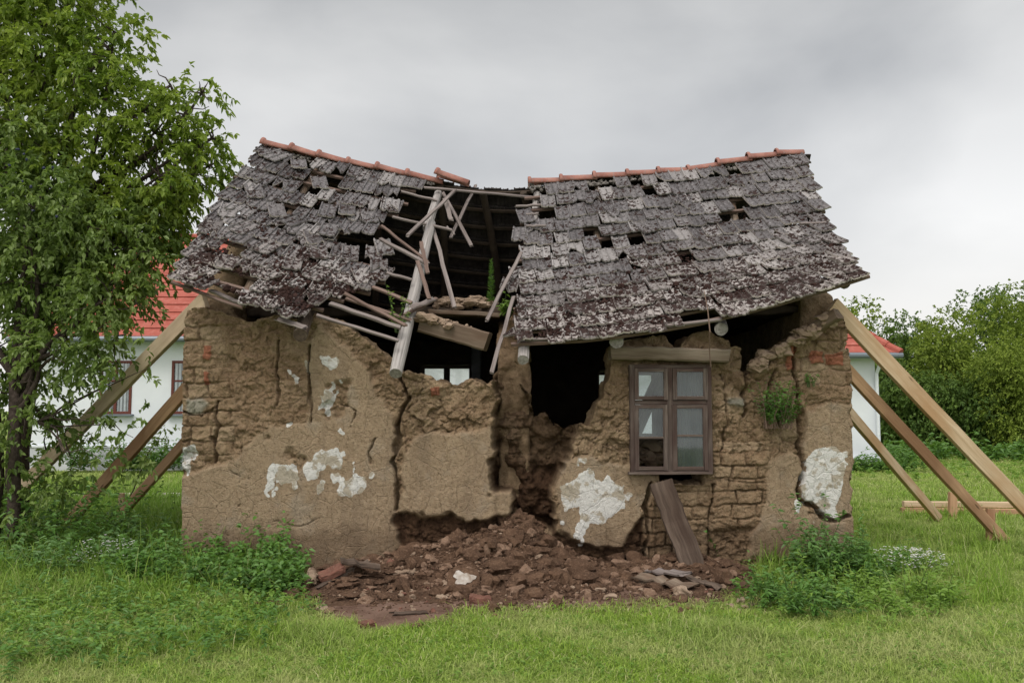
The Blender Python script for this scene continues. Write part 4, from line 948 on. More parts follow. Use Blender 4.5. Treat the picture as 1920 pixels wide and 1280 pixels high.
stake(1857, 953, 1012, 1.75, 'upright stake in front of the brown timber prop foot', 'brace_mid', .10)
stake(1786, 922, 975, 4.3, 'upright stake behind the lying boards, between two props', 'brace_mid', .12)
stake(228, 924, 980, 3.9, 'pale stake beside the shortest left prop', 'brace_light', .085)
a, b = PG(1690, 962), PG(2060, 966)
for k, (dz, dy, mt, lb) in enumerate(((.05, 0, 'brace_mid', 'lower board of the long pair lying on the grass'), (.155, .03, 'brace_light', 'upper pale board of the long pair lying on the grass'))):
    o = MB().bar(a+(k*.05, dy, dz), b+(0, dy+.05*k, dz), .12, .095, seg=8, jit=.002).build('board', M[mt], None, origin=a); tag(o, lb, 'board', 'boards lying on the grass behind the right props')

# ------------------------------------------------------------------ foliage builders
def leafmesh(name, Pp, D, N, L, W, mat, parent=None, quads=True, fold=.25, droop=.15, rnd=None, origin=None):
    n = len(Pp); D = D/np.linalg.norm(D, axis=1, keepdims=True); S = np.cross(D, N); S /= np.linalg.norm(S, axis=1, keepdims=True)+1e-9; N2 = np.cross(S, D)
    L = np.broadcast_to(L, n)[:, None]; W = np.broadcast_to(W, n)[:, None]; dz = np.array([0, 0, -1.0])*droop*L
    rnd = rng.uniform(0, 1, n) if rnd is None else rnd
    if quads:
        V = np.stack([Pp, Pp+D*L*.32+S*W*.5+N2*W*fold, Pp+D*L*.70+S*W*.36+N2*W*fold*.7+dz*.4, Pp+D*L+dz, Pp+D*L*.70-S*W*.36+N2*W*fold*.7+dz*.4, Pp+D*L*.32-S*W*.5+N2*W*fold], 1)
        b = (np.arange(n)*6)[:, None]; F = [np.concatenate([b+[0, 1, 2, 3], b+[0, 3, 4, 5]])]; k = 6
    else:
        V = np.stack([Pp, Pp+D*L*.5+S*W*.5+N2*W*fold, Pp+D*L+dz, Pp+D*L*.5-S*W*.5+N2*W*fold], 1)
        b = (np.arange(n)*4)[:, None]; F = [np.concatenate([b+[0, 1, 2], b+[0, 2, 3]])]; k = 4
    return mesh(name, V.reshape(-1, 3), F, mat, parent, {'rnd': np.repeat(rnd, k)}, False, origin)
def unit(n):
    v = rng.normal(0, 1, (n, 3)); return v/np.linalg.norm(v, axis=1, keepdims=True)
def crown_twigs(blobs, per_m3, shell=.55):
    """twig roots spread through a set of ellipsoids, denser towards the outside; returns roots and outward directions"""
    Ps, Ds = [], []
    for (c, r) in blobs:
        c, r = np.array(c), np.array(r) if hasattr(r, '__len__') else np.array([r]*3); n = max(8, int(per_m3*np.prod(r)*4.19)); u = unit(n)
        rad = rng.uniform(0, 1, n)**.45; rad *= 1+.22*fbm(u[:, 0]*2.2+c[0], u[:, 1]*2.2+c[1], u[:, 2]*2.2+c[2], o=3, s=int(abs(c[0]*100)) % 97)
        p = c+u*rad[:, None]*r; dens = fbm(p[:, 0]*2.2, p[:, 1]*2.2, p[:, 2]*2.2, o=2, s=11); k = dens > -.55+shell*.2
        Ps.append(p[k]); Ds.append(u[k])
    return np.concatenate(Ps), np.concatenate(Ds)
def twig_leaves(Pt, Dt, per, tl, L, W, hang=.5):
    n = len(Pt); d = Dt*.7+unit(n)*.55+np.array([0, 0, -hang*.35]); d /= np.linalg.norm(d, axis=1, keepdims=True)
    t = rng.uniform(0, 1, (n, per)); base = Pt[:, None]+d[:, None]*(t*tl)[..., None]+np.array([0, 0, -1])*((t**2)*tl*.3)[..., None]
    ld = d[:, None]*.6+rng.normal(0, .55, (n, per, 3))+np.array([0, 0, -hang]); nn = rng.normal(0, .45, (n, per, 3))+np.array([0, -.15, .9])
    rn = np.clip(rng.uniform(0, 1, (n, 1))*.55+rng.uniform(0, .45, (n, per))*1.0, 0, 1)
    return base.reshape(-1, 3), ld.reshape(-1, 3), nn.reshape(-1, 3), L*rng.uniform(.6, 1.25, n*per), W*rng.uniform(.7, 1.2, n*per), rn.ravel()
def limbs(name, root, paths, mat, parent):
    mb = MB()
    for pts, r0, r1 in paths:
        n = len(pts); mb.tube(pts, [r0+(r1-r0)*i/(n-1) for i in range(n)], 8, .06)
    return mb.build(name, mat, parent, True)
def wob(a, b, n, am, sag=0):
    a, b = np.array(a, float), np.array(b, float); t = np.linspace(0, 1, n)
    p = a+(b-a)*t[:, None]; s_ = rng.uniform(0, 99); L = np.linalg.norm(b-a)
    for c in range(3): p[:, c] += am*L*vn(t*3+s_, t*0+c*7.7, s=5)*np.sin(t*math.pi)
    p[:, 2] -= sag*L*np.sin(t*math.pi); return list(p)
# ---- plum tree in front (left edge)
tb = PG(20, 1040); plum = empty('plum_tree', tuple(tb), 'dark trunked plum tree with drooping twigs and a few yellow leaves', 'tree', 'fruit trees beside the cottage')
fk = P(28, 700, tb[1]); trunk_paths = [([tb+(0, 0, -.1), tb+(.02, 0, .5), (tb+fk)/2+(.02, 0, 0), fk], .085, .06)]
YB1 = tb[1]
bl = [((40,760),.55,.0),((120,650),.62,-.2),((60,520),.75,.1),((200,560),.6,-.1),((170,440),.7,.2),((60,380),.8,0),((190,650),.38,-.3),((110,800),.36,.2),((260,480),.5,.3),((-40,640),.8,.2),((-60,420),.9,0),((20,250),.7,.3),((290,400),.38,.5),((40,900),.3,.5),((95,900),.28,-.2),((30,960),.3,-.1),((150,880),.25,-.3),((-20,840),.5,-.1)]
bl1 = [(P(a[0], a[1], YB1+dy), (r*.9, r*.8, r*.72)) for a, r, dy in bl]
for c, r in bl1[:12]:
    trunk_paths.append((wob(fk+(0, 0, rng.uniform(-.5, .2)), c, 8, .12, -.06), .042, .010))
    for _ in range(5): trunk_paths.append((wob(c+rng.normal(0, .15, 3), c+unit(1)[0]*np.array(r)*1.05, 5, .15), .011, .003))
trunk_paths.append((wob(PG(-5, 1030), P(-15, 690, YB1), 6, .03), .07, .05))
for q in ((235,705),(280,690),(190,860),(215,800),(250,820),(140,860)): trunk_paths.append((wob(P(70, 790, YB1), P(q[0], q[1], YB1-.5), 7, .14), .014, .003))
limbs('trunk', tb, trunk_paths, M['bark'], plum)
Pt, Dt = crown_twigs(bl1, 235)
ex = np.array([P(rng.uniform(170, 285), rng.uniform(620, 900), YB1-.5+rng.normal(0, .2)) for _ in range(36)]); Pt = np.concatenate([Pt, ex]); Dt = np.concatenate([Dt, unit(36)])
B_, LD, NN, LL, WW, RR = twig_leaves(Pt, Dt, 13, .26, .080, .043, .40)
leafmesh('crown', B_, LD, NN, LL, WW, M['tree1'], plum, rnd=RR)
for q in ((85,88-10),(93,98),(158,130),(190,128),(110,200),(120,290),(205,312),(78,180),(60,60),(30,120)):
    c = P(q[0]/2+3, q[1]/2+250, YB1-.75); lump(1, [c], np.array([.022]), M['fruit'], 'plum', plum, 2, 1, 1)
# ---- walnut tree behind / above
wb = np.array(P(30, 960, 3.0)); wb[2] = 0; wal = empty('walnut_tree', tuple(wb), 'tall light green broadleaf tree reaching up beside the cottage roof against the sky', 'tree', 'fruit trees beside the cottage')
YW = 1.6
bl = [((60,60),1.0,.2),((150,140),.75,0),((215,60),.45,.1),((205,95),.42,0),((120,300),.95,.1),((240,220),.65,0),((290,250),.62,.1),((345,215),.40,0),((370,270),.42,.1),((300,330),.75,0),((365,330),.45,.1),((230,420),.85,0),((320,385),.42,.1),((225,490),.55,0),((180,570),.42,.2),((60,460),1.0,.5),((-60,200),1.2,.3),((320,160),.30,.1),((378,175),.20,0),((398,260),.22,.1),((395,310),.24,0),((10,-60),1.0,.4),((150,-60),.7,.4),((160,540),.6,.4)]
bl2 = [(P(a[0], a[1], YW+dy), (r*.93, r*.85, r*.80)) for a, r, dy in bl]
wf = P(70, 560, YW+.6); tp = [([wb+(0, 0, -.1), wb+(.05, -.1, 1.2), wf], .19, .13)]
for c, r in bl2:
    tp.append((wob(wf, c, 9, .10, -.05), .06, .014))
    for _ in range(5): tp.append((wob(c, c+unit(1)[0]*np.array(r)*1.0, 5, .12), .015, .004))
limbs('trunk', wb, tp, M['bark'], wal)
Pt, Dt = crown_twigs(bl2, 150)
B_, LD, NN, LL, WW, RR = twig_leaves(Pt, Dt, 15, .30, .098, .048, .45)
leafmesh('crown', B_, LD, NN, LL, WW, M['tree2'], wal, rnd=RR)

# ---- far trees at the right
def far_tree(label, px, py_top, Y, wpx, mat, n, ls, seed, name='broadleaf_tree'):
    base = P(px, 850, Y); base[2] = 0; top = P(px, py_top, Y)[2]; sc = (Y-CAM[1])/FPX; w_ = wpx*sc/2
    t = empty(name, tuple(base), label, 'tree', 'trees beyond the meadow')
    bl = []; nb = 16
    for i in range(nb):
        a = rng.uniform(0, 6.28); hz_ = rng.uniform(.12, .86); rr_ = w_*(.75*math.sin(min(1, hz_*1.25+.15)*math.pi*.62)+.12)
        bl.append(((base[0]+math.cos(a)*rr_*rng.uniform(.2, .85), base[1]+math.sin(a)*rr_*rng.uniform(.2, .85), top*hz_), (w_*rng.uniform(.30, .48), w_*.4, w_*rng.uniform(.24, .36))))
    bl.append(((base[0], base[1], top-w_*.32), (w_*.42, w_*.4, w_*.36)))
    Pt, Dt = [], []
    for c, r in bl:
        k = n//len(bl)//7; u = unit(k); rad = rng.uniform(.35, 1, k)**.6*(1+.25*fbm(u[:, 0]*3+c[0], u[:, 1]*3, u[:, 2]*3, o=3, s=seed)); Pt.append(np.array(c)+u*rad[:, None]*np.array(r)); Dt.append(u)
    Pt, Dt = np.concatenate(Pt), np.concatenate(Dt); k = Pt[:, 2] > .15; Pt, Dt = Pt[k], Dt[k]
    B_, LD, NN, LL, WW, RR = twig_leaves(Pt, Dt, 7, ls*2.6, ls, ls*.62, .3)
    leafmesh('crown', B_, LD, NN, LL, WW, mat, t, False, rnd=RR)
    paths = [(wob(base+(0, 0, -.1), (base[0], base[1], top*.6), 6, .03), w_*.07, w_*.03)]
    for c, r in bl[:8]: paths.append((wob((base[0], base[1], top*.3), c, 5, .08), w_*.03, w_*.008))
    limbs('trunk', base, paths, M['bark'], t)
FT = [('round topped light green tree just above the right house roof', 1625, 562, 30, 150, 'tree4', 9000, .17, 1),
      ('dark green tree between the round topped tree and the big bushy one', 1705, 590, 33, 160, 'tree3', 9000, .17, 2),
      ('low dark tree at the meadow edge beside the right house corner', 1665, 665, 26, 120, 'tree3', 8000, .15, 3),
      ('big bushy yellow green tree in the middle of the right tree line', 1790, 583, 27, 210, 'tree4', 13000, .16, 4),
      ('tall dark tree rising behind the big bushy tree', 1850, 542, 36, 230, 'tree3', 11000, .19, 5),
      ('tall tree at the right edge of the picture', 1925, 532, 31, 210, 'tree4', 12000, .17, 6),
      ('lower yellow green tree in front of the tall edge tree', 1900, 640, 23, 150, 'tree4', 11000, .13, 7),
      ('low dark tree under the big bushy tree', 1735, 700, 24.5, 140, 'tree3', 8000, .14, 8),
      ('dark shaded tree at the foot of the right tree line', 1825, 700, 24, 150, 'tree3', 8000, .14, 9),
      ('tall tree beyond the right edge', 2010, 560, 28, 200, 'tree3', 8000, .18, 10)]
for f in FT[:-1]: far_tree(f[0], f[1], f[2], f[3], f[4], M[f[5]], int(f[6]*1.25), f[7], f[8])

# ------------------------------------------------------------------ debris in front of the breach
def mz(x, y):
    x, y = np.atleast_1d(np.asarray(x, float)), np.atleast_1d(np.asarray(y, float)); return np.maximum(mound_h(x, y), gz(x, y))
n = 3600; cx = rng.normal(.25, 1.05, n); cy = -np.abs(rng.normal(.0, .85, n))-.0+.1
k = (cx > -2.35) & (cx < 2.75) & (cy > -2.15); cx, cy = cx[k], cy[k]
cx = np.concatenate([cx, rng.normal(.17, .28, 380), rng.normal(1.95, .4, 420), rng.normal(-1.75, .35, 380)]); cy = np.concatenate([cy, rng.normal(-.05, .3, 380), rng.normal(-.5, .25, 420), rng.normal(-1.0, .3, 380)])
sz = .006+.012*rng.pareto(2.3, len(cx)); sz = np.minimum(sz, .085)
lump(len(cx), np.stack([cx, cy, mz(cx, cy)+sz*.15], 1), sz, M['clod'], 'rubble', None, 12, .75, 2, 'stuff')
n = 80; cx = np.concatenate([rng.uniform(-2.1, 2.6, 25), rng.normal(-1.7, .3, 30), rng.normal(1.9, .35, 25)]); cy = -np.abs(rng.normal(.9, .5, n))
lump(n, np.stack([cx, cy, mz(cx, cy)+.02], 1), rng.uniform(.03, .085, n), M['clod'], 'rubble', None, 15, .32, 2, 'stuff')
n = 7000; cx = rng.normal(.2, 1.15, n); cy = -np.abs(rng.normal(.5, .75, n))+.15; k = (np.abs(cx-.2) < 2.3) & (cy > -2.05); cx, cy = cx[k], cy[k]; lump(len(cx), np.stack([cx, cy, mz(cx, cy)+.002], 1), rng.uniform(.005, .014, len(cx)), M['clod'], 'crumbs', None, 18, .8, 1, 'stuff')
n = 26; cx = rng.normal(.3, .8, n); cy = -np.abs(rng.normal(.35, .4, n)); lump(n, np.stack([cx, cy, mz(cx, cy)+.01], 1), rng.uniform(.07, .13, n), M['clod'], 'rubble', None, 16, .7, 2, 'stuff')
M['clod3'] = mat_noise('mid_clods', (.105, .064, .043), (.23, .150, .105), 6, .95, .01, (.30, .22, .16), 50)
n = 1500; cx = rng.normal(.3, 1.1, n); cy = -np.abs(rng.normal(.55, .6, n)); k = (np.abs(cx-.2) < 2.35) & (cy > -2.05); cx, cy = cx[k], cy[k]; sz = np.minimum(.007+.011*rng.pareto(2.3, len(cx)), .06)
lump(len(cx), np.stack([cx, cy, mz(cx, cy)+sz*.2], 1), sz, M['clod3'], 'rubble', None, 17, .75, 2, 'stuff')
n = 420; cx = rng.uniform(-1.9, 2.7, n); cy = -rng.uniform(.2, 1.95, n); sz = np.minimum(.007+.010*rng.pareto(2.4, n), .05)
lump(n, np.stack([cx, cy, mz(cx, cy)+sz*.2], 1), sz, M['clod2'], 'pale_rubble', None, 13, .7, 2, 'stuff')
n = 130; cx = rng.uniform(-2.2, 2.6, n); cy = -rng.uniform(.5, 2.15, n); sz = np.minimum(.006+.008*rng.pareto(2.4, n), .03)
lump(n, np.stack([cx, cy, mz(cx, cy)+sz*.2], 1), sz, M['brick'], 'brick_rubble', None, 14, .7, 1, 'stuff')
def chunk(name, px, py, size, rotv, mat, label, cat, group=None, Y=None, seed=0, jag=.12, extra=None):
    """a broken block: subdivided box, corners worn and broken"""
    import bmesh as _b
    c = PG(px, py); 
    for _ in range(8): c = PG(px, py, float(mz(c[0], c[1])[0]))
    if Y is not None: c = P(px, py, Y)
    b = _b.new(); _b.ops.create_cube(b, size=1); _b.ops.subdivide_edges(b, edges=b.edges[:], cuts=5, use_grid_fill=True)
    V = np.array([v.co[:] for v in b.verts]); F = np.array([[v.index for v in f.verts] for f in b.faces]); b.free()
    V0 = V.copy(); V *= np.array(size); q = V/max(size)*3
    V = V*(1-.10*(np.linalg.norm(V0, axis=1, keepdims=True) > .66))+jag*min(size)*np.stack([fbm(q[:, 0]+seed*3.1+k*9, q[:, 1], q[:, 2], o=3, s=seed+k) for k in range(3)], 1)
    m = np.array(Matrix.Rotation(rotv[2], 3, 'Z') @ Matrix.Rotation(rotv[1], 3, 'Y') @ Matrix.Rotation(rotv[0], 3, 'X')); V = V@m.T
    V += c+(0, 0, -V[:, 2].min()*.55); o = mesh(name, V, F, M[mat], None, {'tc': V}, False, origin=c); tag(o, label, cat, group); return o
chunk('broken_brick', 518, 1022+20, (.01, .01, .01), (0, 0, 0), 'brick', 'x', 'x') if False else None
chunk('broken_brick', 738, 1066, (.12, .11, .09), (.3, .4, .7), 'brick', 'bright red broken brick lying on the mud left of the white plastered slab', 'brick', seed=1)
chunk('broken_brick', 622, 1082, (.26, .13, .07), (.2, -.35, .5), 'brick', 'dark red brick tilted on the left rubble pile', 'brick', seed=2)
chunk('broken_brick', 650, 1094, (.28, .14, .07), (.1, .05, -.2), 'brick', 'flat dark brick lying below the tilted one at the left pile', 'brick', seed=3)
chunk('broken_brick', 900, 1128, (.20, .12, .06), (.1, .1, .1), 'brick', 'dark red brick at the front edge of the mud, right of the white slab', 'brick', seed=4)
chunk('broken_brick', 552, 1092, (.16, .07, .03), (0, .05, .1), 'brick', 'thin red tile piece in the grass at the far left of the mud', 'brick', seed=5)
chunk('broken_brick', 688, 1174, (.13, .09, .05), (.1, 0, .6), 'brick', 'reddish brick scrap in the grass in front of the mud', 'brick', seed=6)
chunk('earth_block', 678, 1026, (.22, .16, .14), (.3, .5, .4), 'clod2', 'pale pinkish earth block topping the left rubble pile', 'earth block', seed=7, jag=.3)
chunk('earth_block', 585, 1090, (.11, .1, .08), (.3, .5, .1), 'clod2', 'small pale earth lump at the left end of the rubble', 'earth block', seed=8, jag=.35)
chunk('earth_block', 838, 1073, (.12, .1, .12), (.3, .1, .6), 'clod2', 'upright tan earth lump behind the white plastered slab', 'earth block', seed=9, jag=.35)
chunk('earth_block', 918, 1058, (.17, .12, .10), (.1, .1, .2), 'clod2', 'pale earth lump halfway up the mud right of the white slab', 'earth block', seed=10, jag=.35)
chunk('earth_block', 763, 1083, (.18, .12, .08), (.1, .1, .3), 'clod2', 'sandy earth lump between the red brick and the white slab', 'earth block', seed=11, jag=.35)
chunk('earth_block', 1458, 1058, (.42, .3, .13), (.15, .1, .3), 'clod2', 'broad cracked earth block beside the bush at the right wall base', 'earth block', seed=12, jag=.25)
chunk('earth_block', 1425, 1022, (.34, .22, .22), (.4, -.3, .5), 'clod2', 'rounded earth block leaning on the wall above the broad one', 'earth block', seed=13, jag=.3)
chunk('earth_block', 1280, 1118, (.15, .12, .07), (.1, .1, .3), 'clod2', 'pale earth lump at the front right edge of the mud', 'earth block', seed=15, jag=.35)
sl = chunk('plaster_slab', 868, 1098, (.30, .06, .24), (-.75, .05, .12), 'clod', 'fallen earth slab with a white limewashed face at the mud front', 'plaster slab', seed=14, jag=.22)
c_ = wloc(sl); m_ = np.array(Matrix.Rotation(.12, 3, 'Z') @ Matrix.Rotation(.05, 3, 'Y') @ Matrix.Rotation(-.75, 3, 'X')); th = np.linspace(0, 2*math.pi, 26, endpoint=False)
rr_ = 1+.25*np.sin(th*3+1)+.13*np.sin(th*7); P2 = np.stack([np.cos(th)*.095*rr_, np.full(26, -.040), np.sin(th)*.075*rr_-.01], 1); P3 = P2.copy(); P3[:, 1] = -.02
cc_ = sl.location; vz = min(v.co.z for v in sl.data.vertices); cen = np.mean([v.co[:] for v in sl.data.vertices], axis=0)+c_
V = np.concatenate([P2, P3])@m_.T+cen; i = np.arange(26)
mesh('limewash_face', V, [i[None], np.stack([i, (i+1) % 26, (i+1) % 26+26, i+26], 1)], mat_noise('limewash_outside', (.22, .17, .13), (.50, .48, .45), 16, .9, .004), sl, {'tc': V}, False)
# boards and bark-like flakes on the rubble
def board(p0, p1, wd, th, mat, label, seg=10, jit=.004, ragged=.03, name='board', group=None, up=(0, -.3, 1)):
    o = MB().bar(p0, p1, wd, th, up, .1, seg, jit, 1, ragged).build(name, M[mat], None, origin=p1); tag(o, label, 'board', group)
def PM(px, py, dz=.0):
    c = PG(px, py)
    for _ in range(8): c = PG(px, py, float(mz(c[0], c[1])[0])+dz)
    return c
board(P(1240, 905, -.14), P(1306, 1078, -.62), .25, .045, 'plank_old', 'dark weathered plank leaning against the brickwork below the window', 14, .006, .02, up=(0, -1, .4))
board(PM(596, 1102, .05), PM(690, 1052, .12), .05, .03, 'plank_old', 'thin dark stick across the left rubble pile')
board(PM(1195, 1078, .05), PM(1300, 1098, .04), .15, .02, 'beam', 'splintered pale board lying in front of the leaning plank', 8, .012, .04)
board(PM(1215, 1068, .10), PM(1285, 1075, .12), .12, .02, 'lath', 'short grey splintered board on top of the right rubble', 8, .012, .04)
board(PM(1290, 1080, .06), PM(1345, 1100, .04), .08, .02, 'plank_old', 'small dark board right of the leaning plank foot', 8, .01, .04)
board(PM(735, 1150, .015), PM(800, 1147, .015), .04, .015, 'plank_old', 'thin stick lying at the front edge of the mud')
board(PM(640, 1050, .14), PM(710, 1062, .10), .12, .02, 'plank_old', 'dark slab of wood on top of the left rubble pile', 6, .01, .03)

# ------------------------------------------------------------------ grass
def blades(name, x, y, z, h, w_, lean, mow, tall, mat):
    n = len(x); a = rng.uniform(0, 6.283, n); fx, fy = np.cos(a), np.sin(a); b = a+rng.normal(math.pi/2, .5, n); lx, ly = np.cos(b), np.sin(b)
    L = lean*rng.uniform(.3, 1.6, n); base = np.stack([x, y, z-.01], 1); S = np.stack([fx, fy, 0*fx], 1)*w_[:, None]*.5; D = np.stack([lx, ly, 0*lx], 1)
    k = np.sqrt(np.clip(1-np.minimum(L, .93)**2, .05, 1)); up = np.array([0, 0, 1.0])
    m1 = base+D*(h*L*.22)[:, None]+up*(h*.48*(k*.4+.6))[:, None]; m2 = base+D*(h*L*.62)[:, None]+up*(h*.85*(k*.7+.3))[:, None]; tp_ = base+D*(h*L*1.1)[:, None]+up*(h*k*.98)[:, None]
    V = np.stack([base-S, base+S, m1+S*.85, m1-S*.85, m2+S*.5, m2-S*.5, tp_], 1).reshape(-1, 3); o = (np.arange(n)*7)[:, None]
    F = [np.concatenate([o+[0, 1, 2, 3], o+[3, 2, 4, 5]]), o+[5, 4, 6]]
    rn = np.repeat(rng.uniform(0, 1, n), 7); hh = np.tile([0, 0, .5, .5, .8, .8, 1.0], n)
    o = mesh(name, V, F, mat, None, {'rnd': rn, 'hh': hh, 'mow': np.repeat(mow, 7), 'tall': np.repeat(tall, 7)}, False); tag(o, kind='stuff')
N_ = 620000; dist = 4.0*(60/4.0)**(rng.uniform(0, 1, N_)**1.25); lat = rng.uniform(-.70, .70, N_)*dist
x, y = lat, CAM[1]+dist
keep = ~((x > X0-.03) & (x < X1+.03) & (y > -.02) & (y < YB+.4)) & ~((y > HY-.1) & (x > hx(60)) & (x < hx(1643))) & ~((y > 7.6) & (y < 8.3) & (x < -2))
x, y, dist = x[keep], y[keep], dist[keep]
V_ = np.stack([x, y, x*0], 1); dm = dirtmask(V_); k = rng.uniform(0, 1, len(x)) > dm*1.02; k &= ~((y > .2) & (y < 4.9) & (np.abs(x) < 3.6)); x, y, dist = x[k], y[k], dist[k]
gpx, gpy = proj(np.stack([x, y, x*0], 1)); nz = fbm(x*.7, y*.7, o=3, s=33); n2 = fbm(x*3.2, y*3.2, o=3, s=34)
wall_d = np.maximum(np.maximum(X0-x, x-X1), np.maximum(-y, y-YB))
tall = np.clip(ss(.9, .0, wall_d)*.9*(dirtmask(np.stack([x, y, x*0], 1)) < .2)+ss(560, 330, gpx+40*nz)*ss(1190, 1060, gpy+25*nz)*ss(-9, -1, y)*.9+ss(1420, 1520, gpx)*ss(1150, 1080, gpy+20*nz)*ss(-.4, .5, n2)*.35+.35*ss(.3, .9, nz), 0, 1)*ss(14, 6, y)
mow = 1-tall
h = 1.2*(.030+.036*rng.uniform(0, 1, len(x))**1.5+.028*np.clip(n2, 0, 1)+.05*(rng.uniform(0, 1, len(x)) > .985))*(1+tall*rng.uniform(.8, 3.4, len(x)))*(1+.35*ss(4, 30, dist))
wd = (.0042+.0022*rng.uniform(0, 1, len(x)))*np.maximum(1, dist/7.5)*(1+.35*tall)
blades('grass', x, y, gz(x, y), h, wd, 1.0-.35*tall, mow, tall, M['grass'])

n = 5200; q = rng.uniform(0, 1, n); px_ = np.where(q < .5, rng.uniform(0, 620, n), rng.uniform(1420, 1900, n)); py_ = np.where(q < .5, rng.uniform(965, 1120, n), rng.uniform(985, 1130, n))
Q = np.array([PG(a, b) for a, b in zip(px_, py_)]); k = (dirtmask(Q) < .3) & ~((Q[:, 0] > X0-.05) & (Q[:, 0] < X1+.05) & (Q[:, 1] > -.05)) & (fbm(Q[:, 0]*2.2, Q[:, 1]*2.2, o=2, s=44) > -.05); Q = Q[k]; n = len(Q)
blades('tall_grass', Q[:, 0], Q[:, 1], Q[:, 2], rng.uniform(.14, .42, n), rng.uniform(.005, .009, n), .65, np.full(n, .3), np.full(n, .5), M['grass'])
# ------------------------------------------------------------------ weeds, flowers, bushes
def weedpatch(name, pts, rad, hgt, nl, L, W, mat, parent=None, origin=None, up=.5, kind=None, label=None, cat=None, group=None, stems=True):
    """a leafy herb clump: stems with leaves from several centres"""
    pts = np.asarray(pts); n = len(pts); per = nl
    a = rng.uniform(0, 6.28, n); r = rad*np.sqrt(rng.uniform(0, 1, n)); b = pts+np.stack([np.cos(a)*r, np.sin(a)*r, 0*r], 1)
    hh = hgt*(.35+.85*rng.uniform(0, 1, n)+.8*(rng.uniform(0, 1, n) > .93)); d = np.stack([rng.normal(0, .28, n), rng.normal(-.08, .28, n), np.ones(n)], 1); tip = b+d*hh[:, None]
    t = rng.uniform(.25, 1, (n, per)); B = b[:, None]+(tip-b)[:, None]*t[..., None]; ang = rng.uniform(0, 6.28, (n, per))
    LD = np.stack([np.cos(ang), np.sin(ang), rng.normal(.15, .35, (n, per))], -1); NN = np.stack([rng.normal(0, .3, (n, per)), rng.normal(-.25, .3, (n, per)), np.ones((n, per))], -1)
    rn = np.clip(t*.55+rng.uniform(0, .45, (n, per)), 0, 1)
    m = n*per; o = leafmesh(name, B.reshape(-1, 3), LD.reshape(-1, 3), NN.reshape(-1, 3), L*rng.uniform(.5, 1.2, m), W*rng.uniform(.6, 1.1, m), M[mat], parent, True, .15, .25, rn.ravel(), origin)
    if kind: tag(o, kind=kind)
    return o, b, tip
def PGs(poly, n):
    xs_ = [p[0] for p in poly]; ys_ = [p[1] for p in poly]; out = []
    while len(out) < n:
        a, b = rng.uniform(min(xs_), max(xs_)), rng.uniform(min(ys_), max(ys_))
        if inpoly(np.array([a]), np.array([b]), poly)[0]:
            q = PG(a, b)
            if (X0-.1 < q[0] < X1+.1 and -.07 < q[1] < YB+.3) or dirtmask(np.array([q]))[0] > .25: continue
            q[2] = float(gz(np.array(q[0]), np.array(q[1]))); out.append(q)
    return np.array(out)
PP = [(260,1062),(600,1066),(640,1090),(560,1110),(500,1120),(330,1105),(200,1100)]
weedpatch('ground_cover', PGs([(1380,1090),(1760,1075),(1830,1130),(1700,1180),(1420,1160)], 150), .14, .20, 9, .06, .022, 'weed_light', kind='stuff')
weedpatch('ground_cover', PGs(PP, 420), .05, .26, 12, .065, .050, 'weed', kind='stuff')
weedpatch('ground_cover', PGs([(0,1060),(260,1050),(420,1085),(560,1120),(520,1190),(200,1230),(0,1250)], 520), .06, .13, 10, .045, .030, 'weed_light', kind='stuff')
weedpatch('ground_cover', PGs([(0,1000),(260,1005),(250,1050),(0,1060)], 120), .10, .75, 12, .10, .04, 'weed', kind='stuff')
weedpatch('ground_cover', PGs([(0,1010),(330,1015),(320,1080),(0,1090)], 260), .06, .34, 11, .085, .035, 'fern', kind='stuff')
weedpatch('ground_cover', PGs([(300,1060),(345,1050),(600,1062),(560,1085),(330,1080)], 120), .05, .34, 12, .06, .045, 'weed', kind='stuff')
weedpatch('ground_cover', PGs([(0,1110),(1920,1110),(1920,1280),(0,1280)], 1500), .05, .045, 7, .024, .018, 'weed_light', kind='stuff')
weedpatch('ground_cover', PGs([(0,960),(340,975),(620,1060),(640,1130),(500,1230),(0,1280)], 420), .10, .20, 9, .06, .024, 'weed', kind='stuff')
def herb(label, px, py, n, rad, hgt, nl, L, W, mat, cat='plant', name='herb', group=None, Y=None, stalk='stalk', z=None):
    c = np.array(P(px, py, Y)) if Y is not None else PG(px, py)
    if Y is None: c[2] = float(mz(c[0], c[1])[0]) if abs(c[0]) < 2.6 and c[1] > -2.2 and c[1] < .2 else 0.0
    e_ = empty(name, tuple(c), label, cat, group)
    o, b, tip = weedpatch('foliage', np.repeat([c], n, 0), rad, hgt, nl, L, W, mat, e_)
    mb = MB()
    for i in range(min(n, 40)): mb.tube([b[i]-(0, 0, .02), (b[i]+tip[i])/2+rng.normal(0, .006, 3), tip[i]], [.004, .003, .0015], 5)
    mb.build('stems', M[stalk], e_); return e_, b, tip
G_ = 'leafy bushes along the wall foot'
herb('dark green nettle bush at the foot of the wall right corner', 1548, 1085, 75, .34, .46, 20, .075, .036, 'fern', 'bush', 'bush', G_)
herb('green bush with pale leaves between the earth blocks and the white flowers', 1600, 1090, 70, .50, .36, 18, .07, .035, 'weed', 'bush', 'bush', G_)
herb('low spreading bush in front of the right corner at the mud edge', 1500, 1140, 110, .50, .25, 18, .055, .026, 'weed', 'bush', 'bush', G_)
herb('low bush at the right in front of the white flowers', 1640, 1125, 100, .68, .22, 16, .06, .026, 'weed_light', 'bush', 'bush', G_)
herb('leafy herb clump with tall spike against the wall at the left mud edge', 672, 1040, 34, .16, .52, 22, .07, .032, 'fern', 'bush', 'bush', G_)
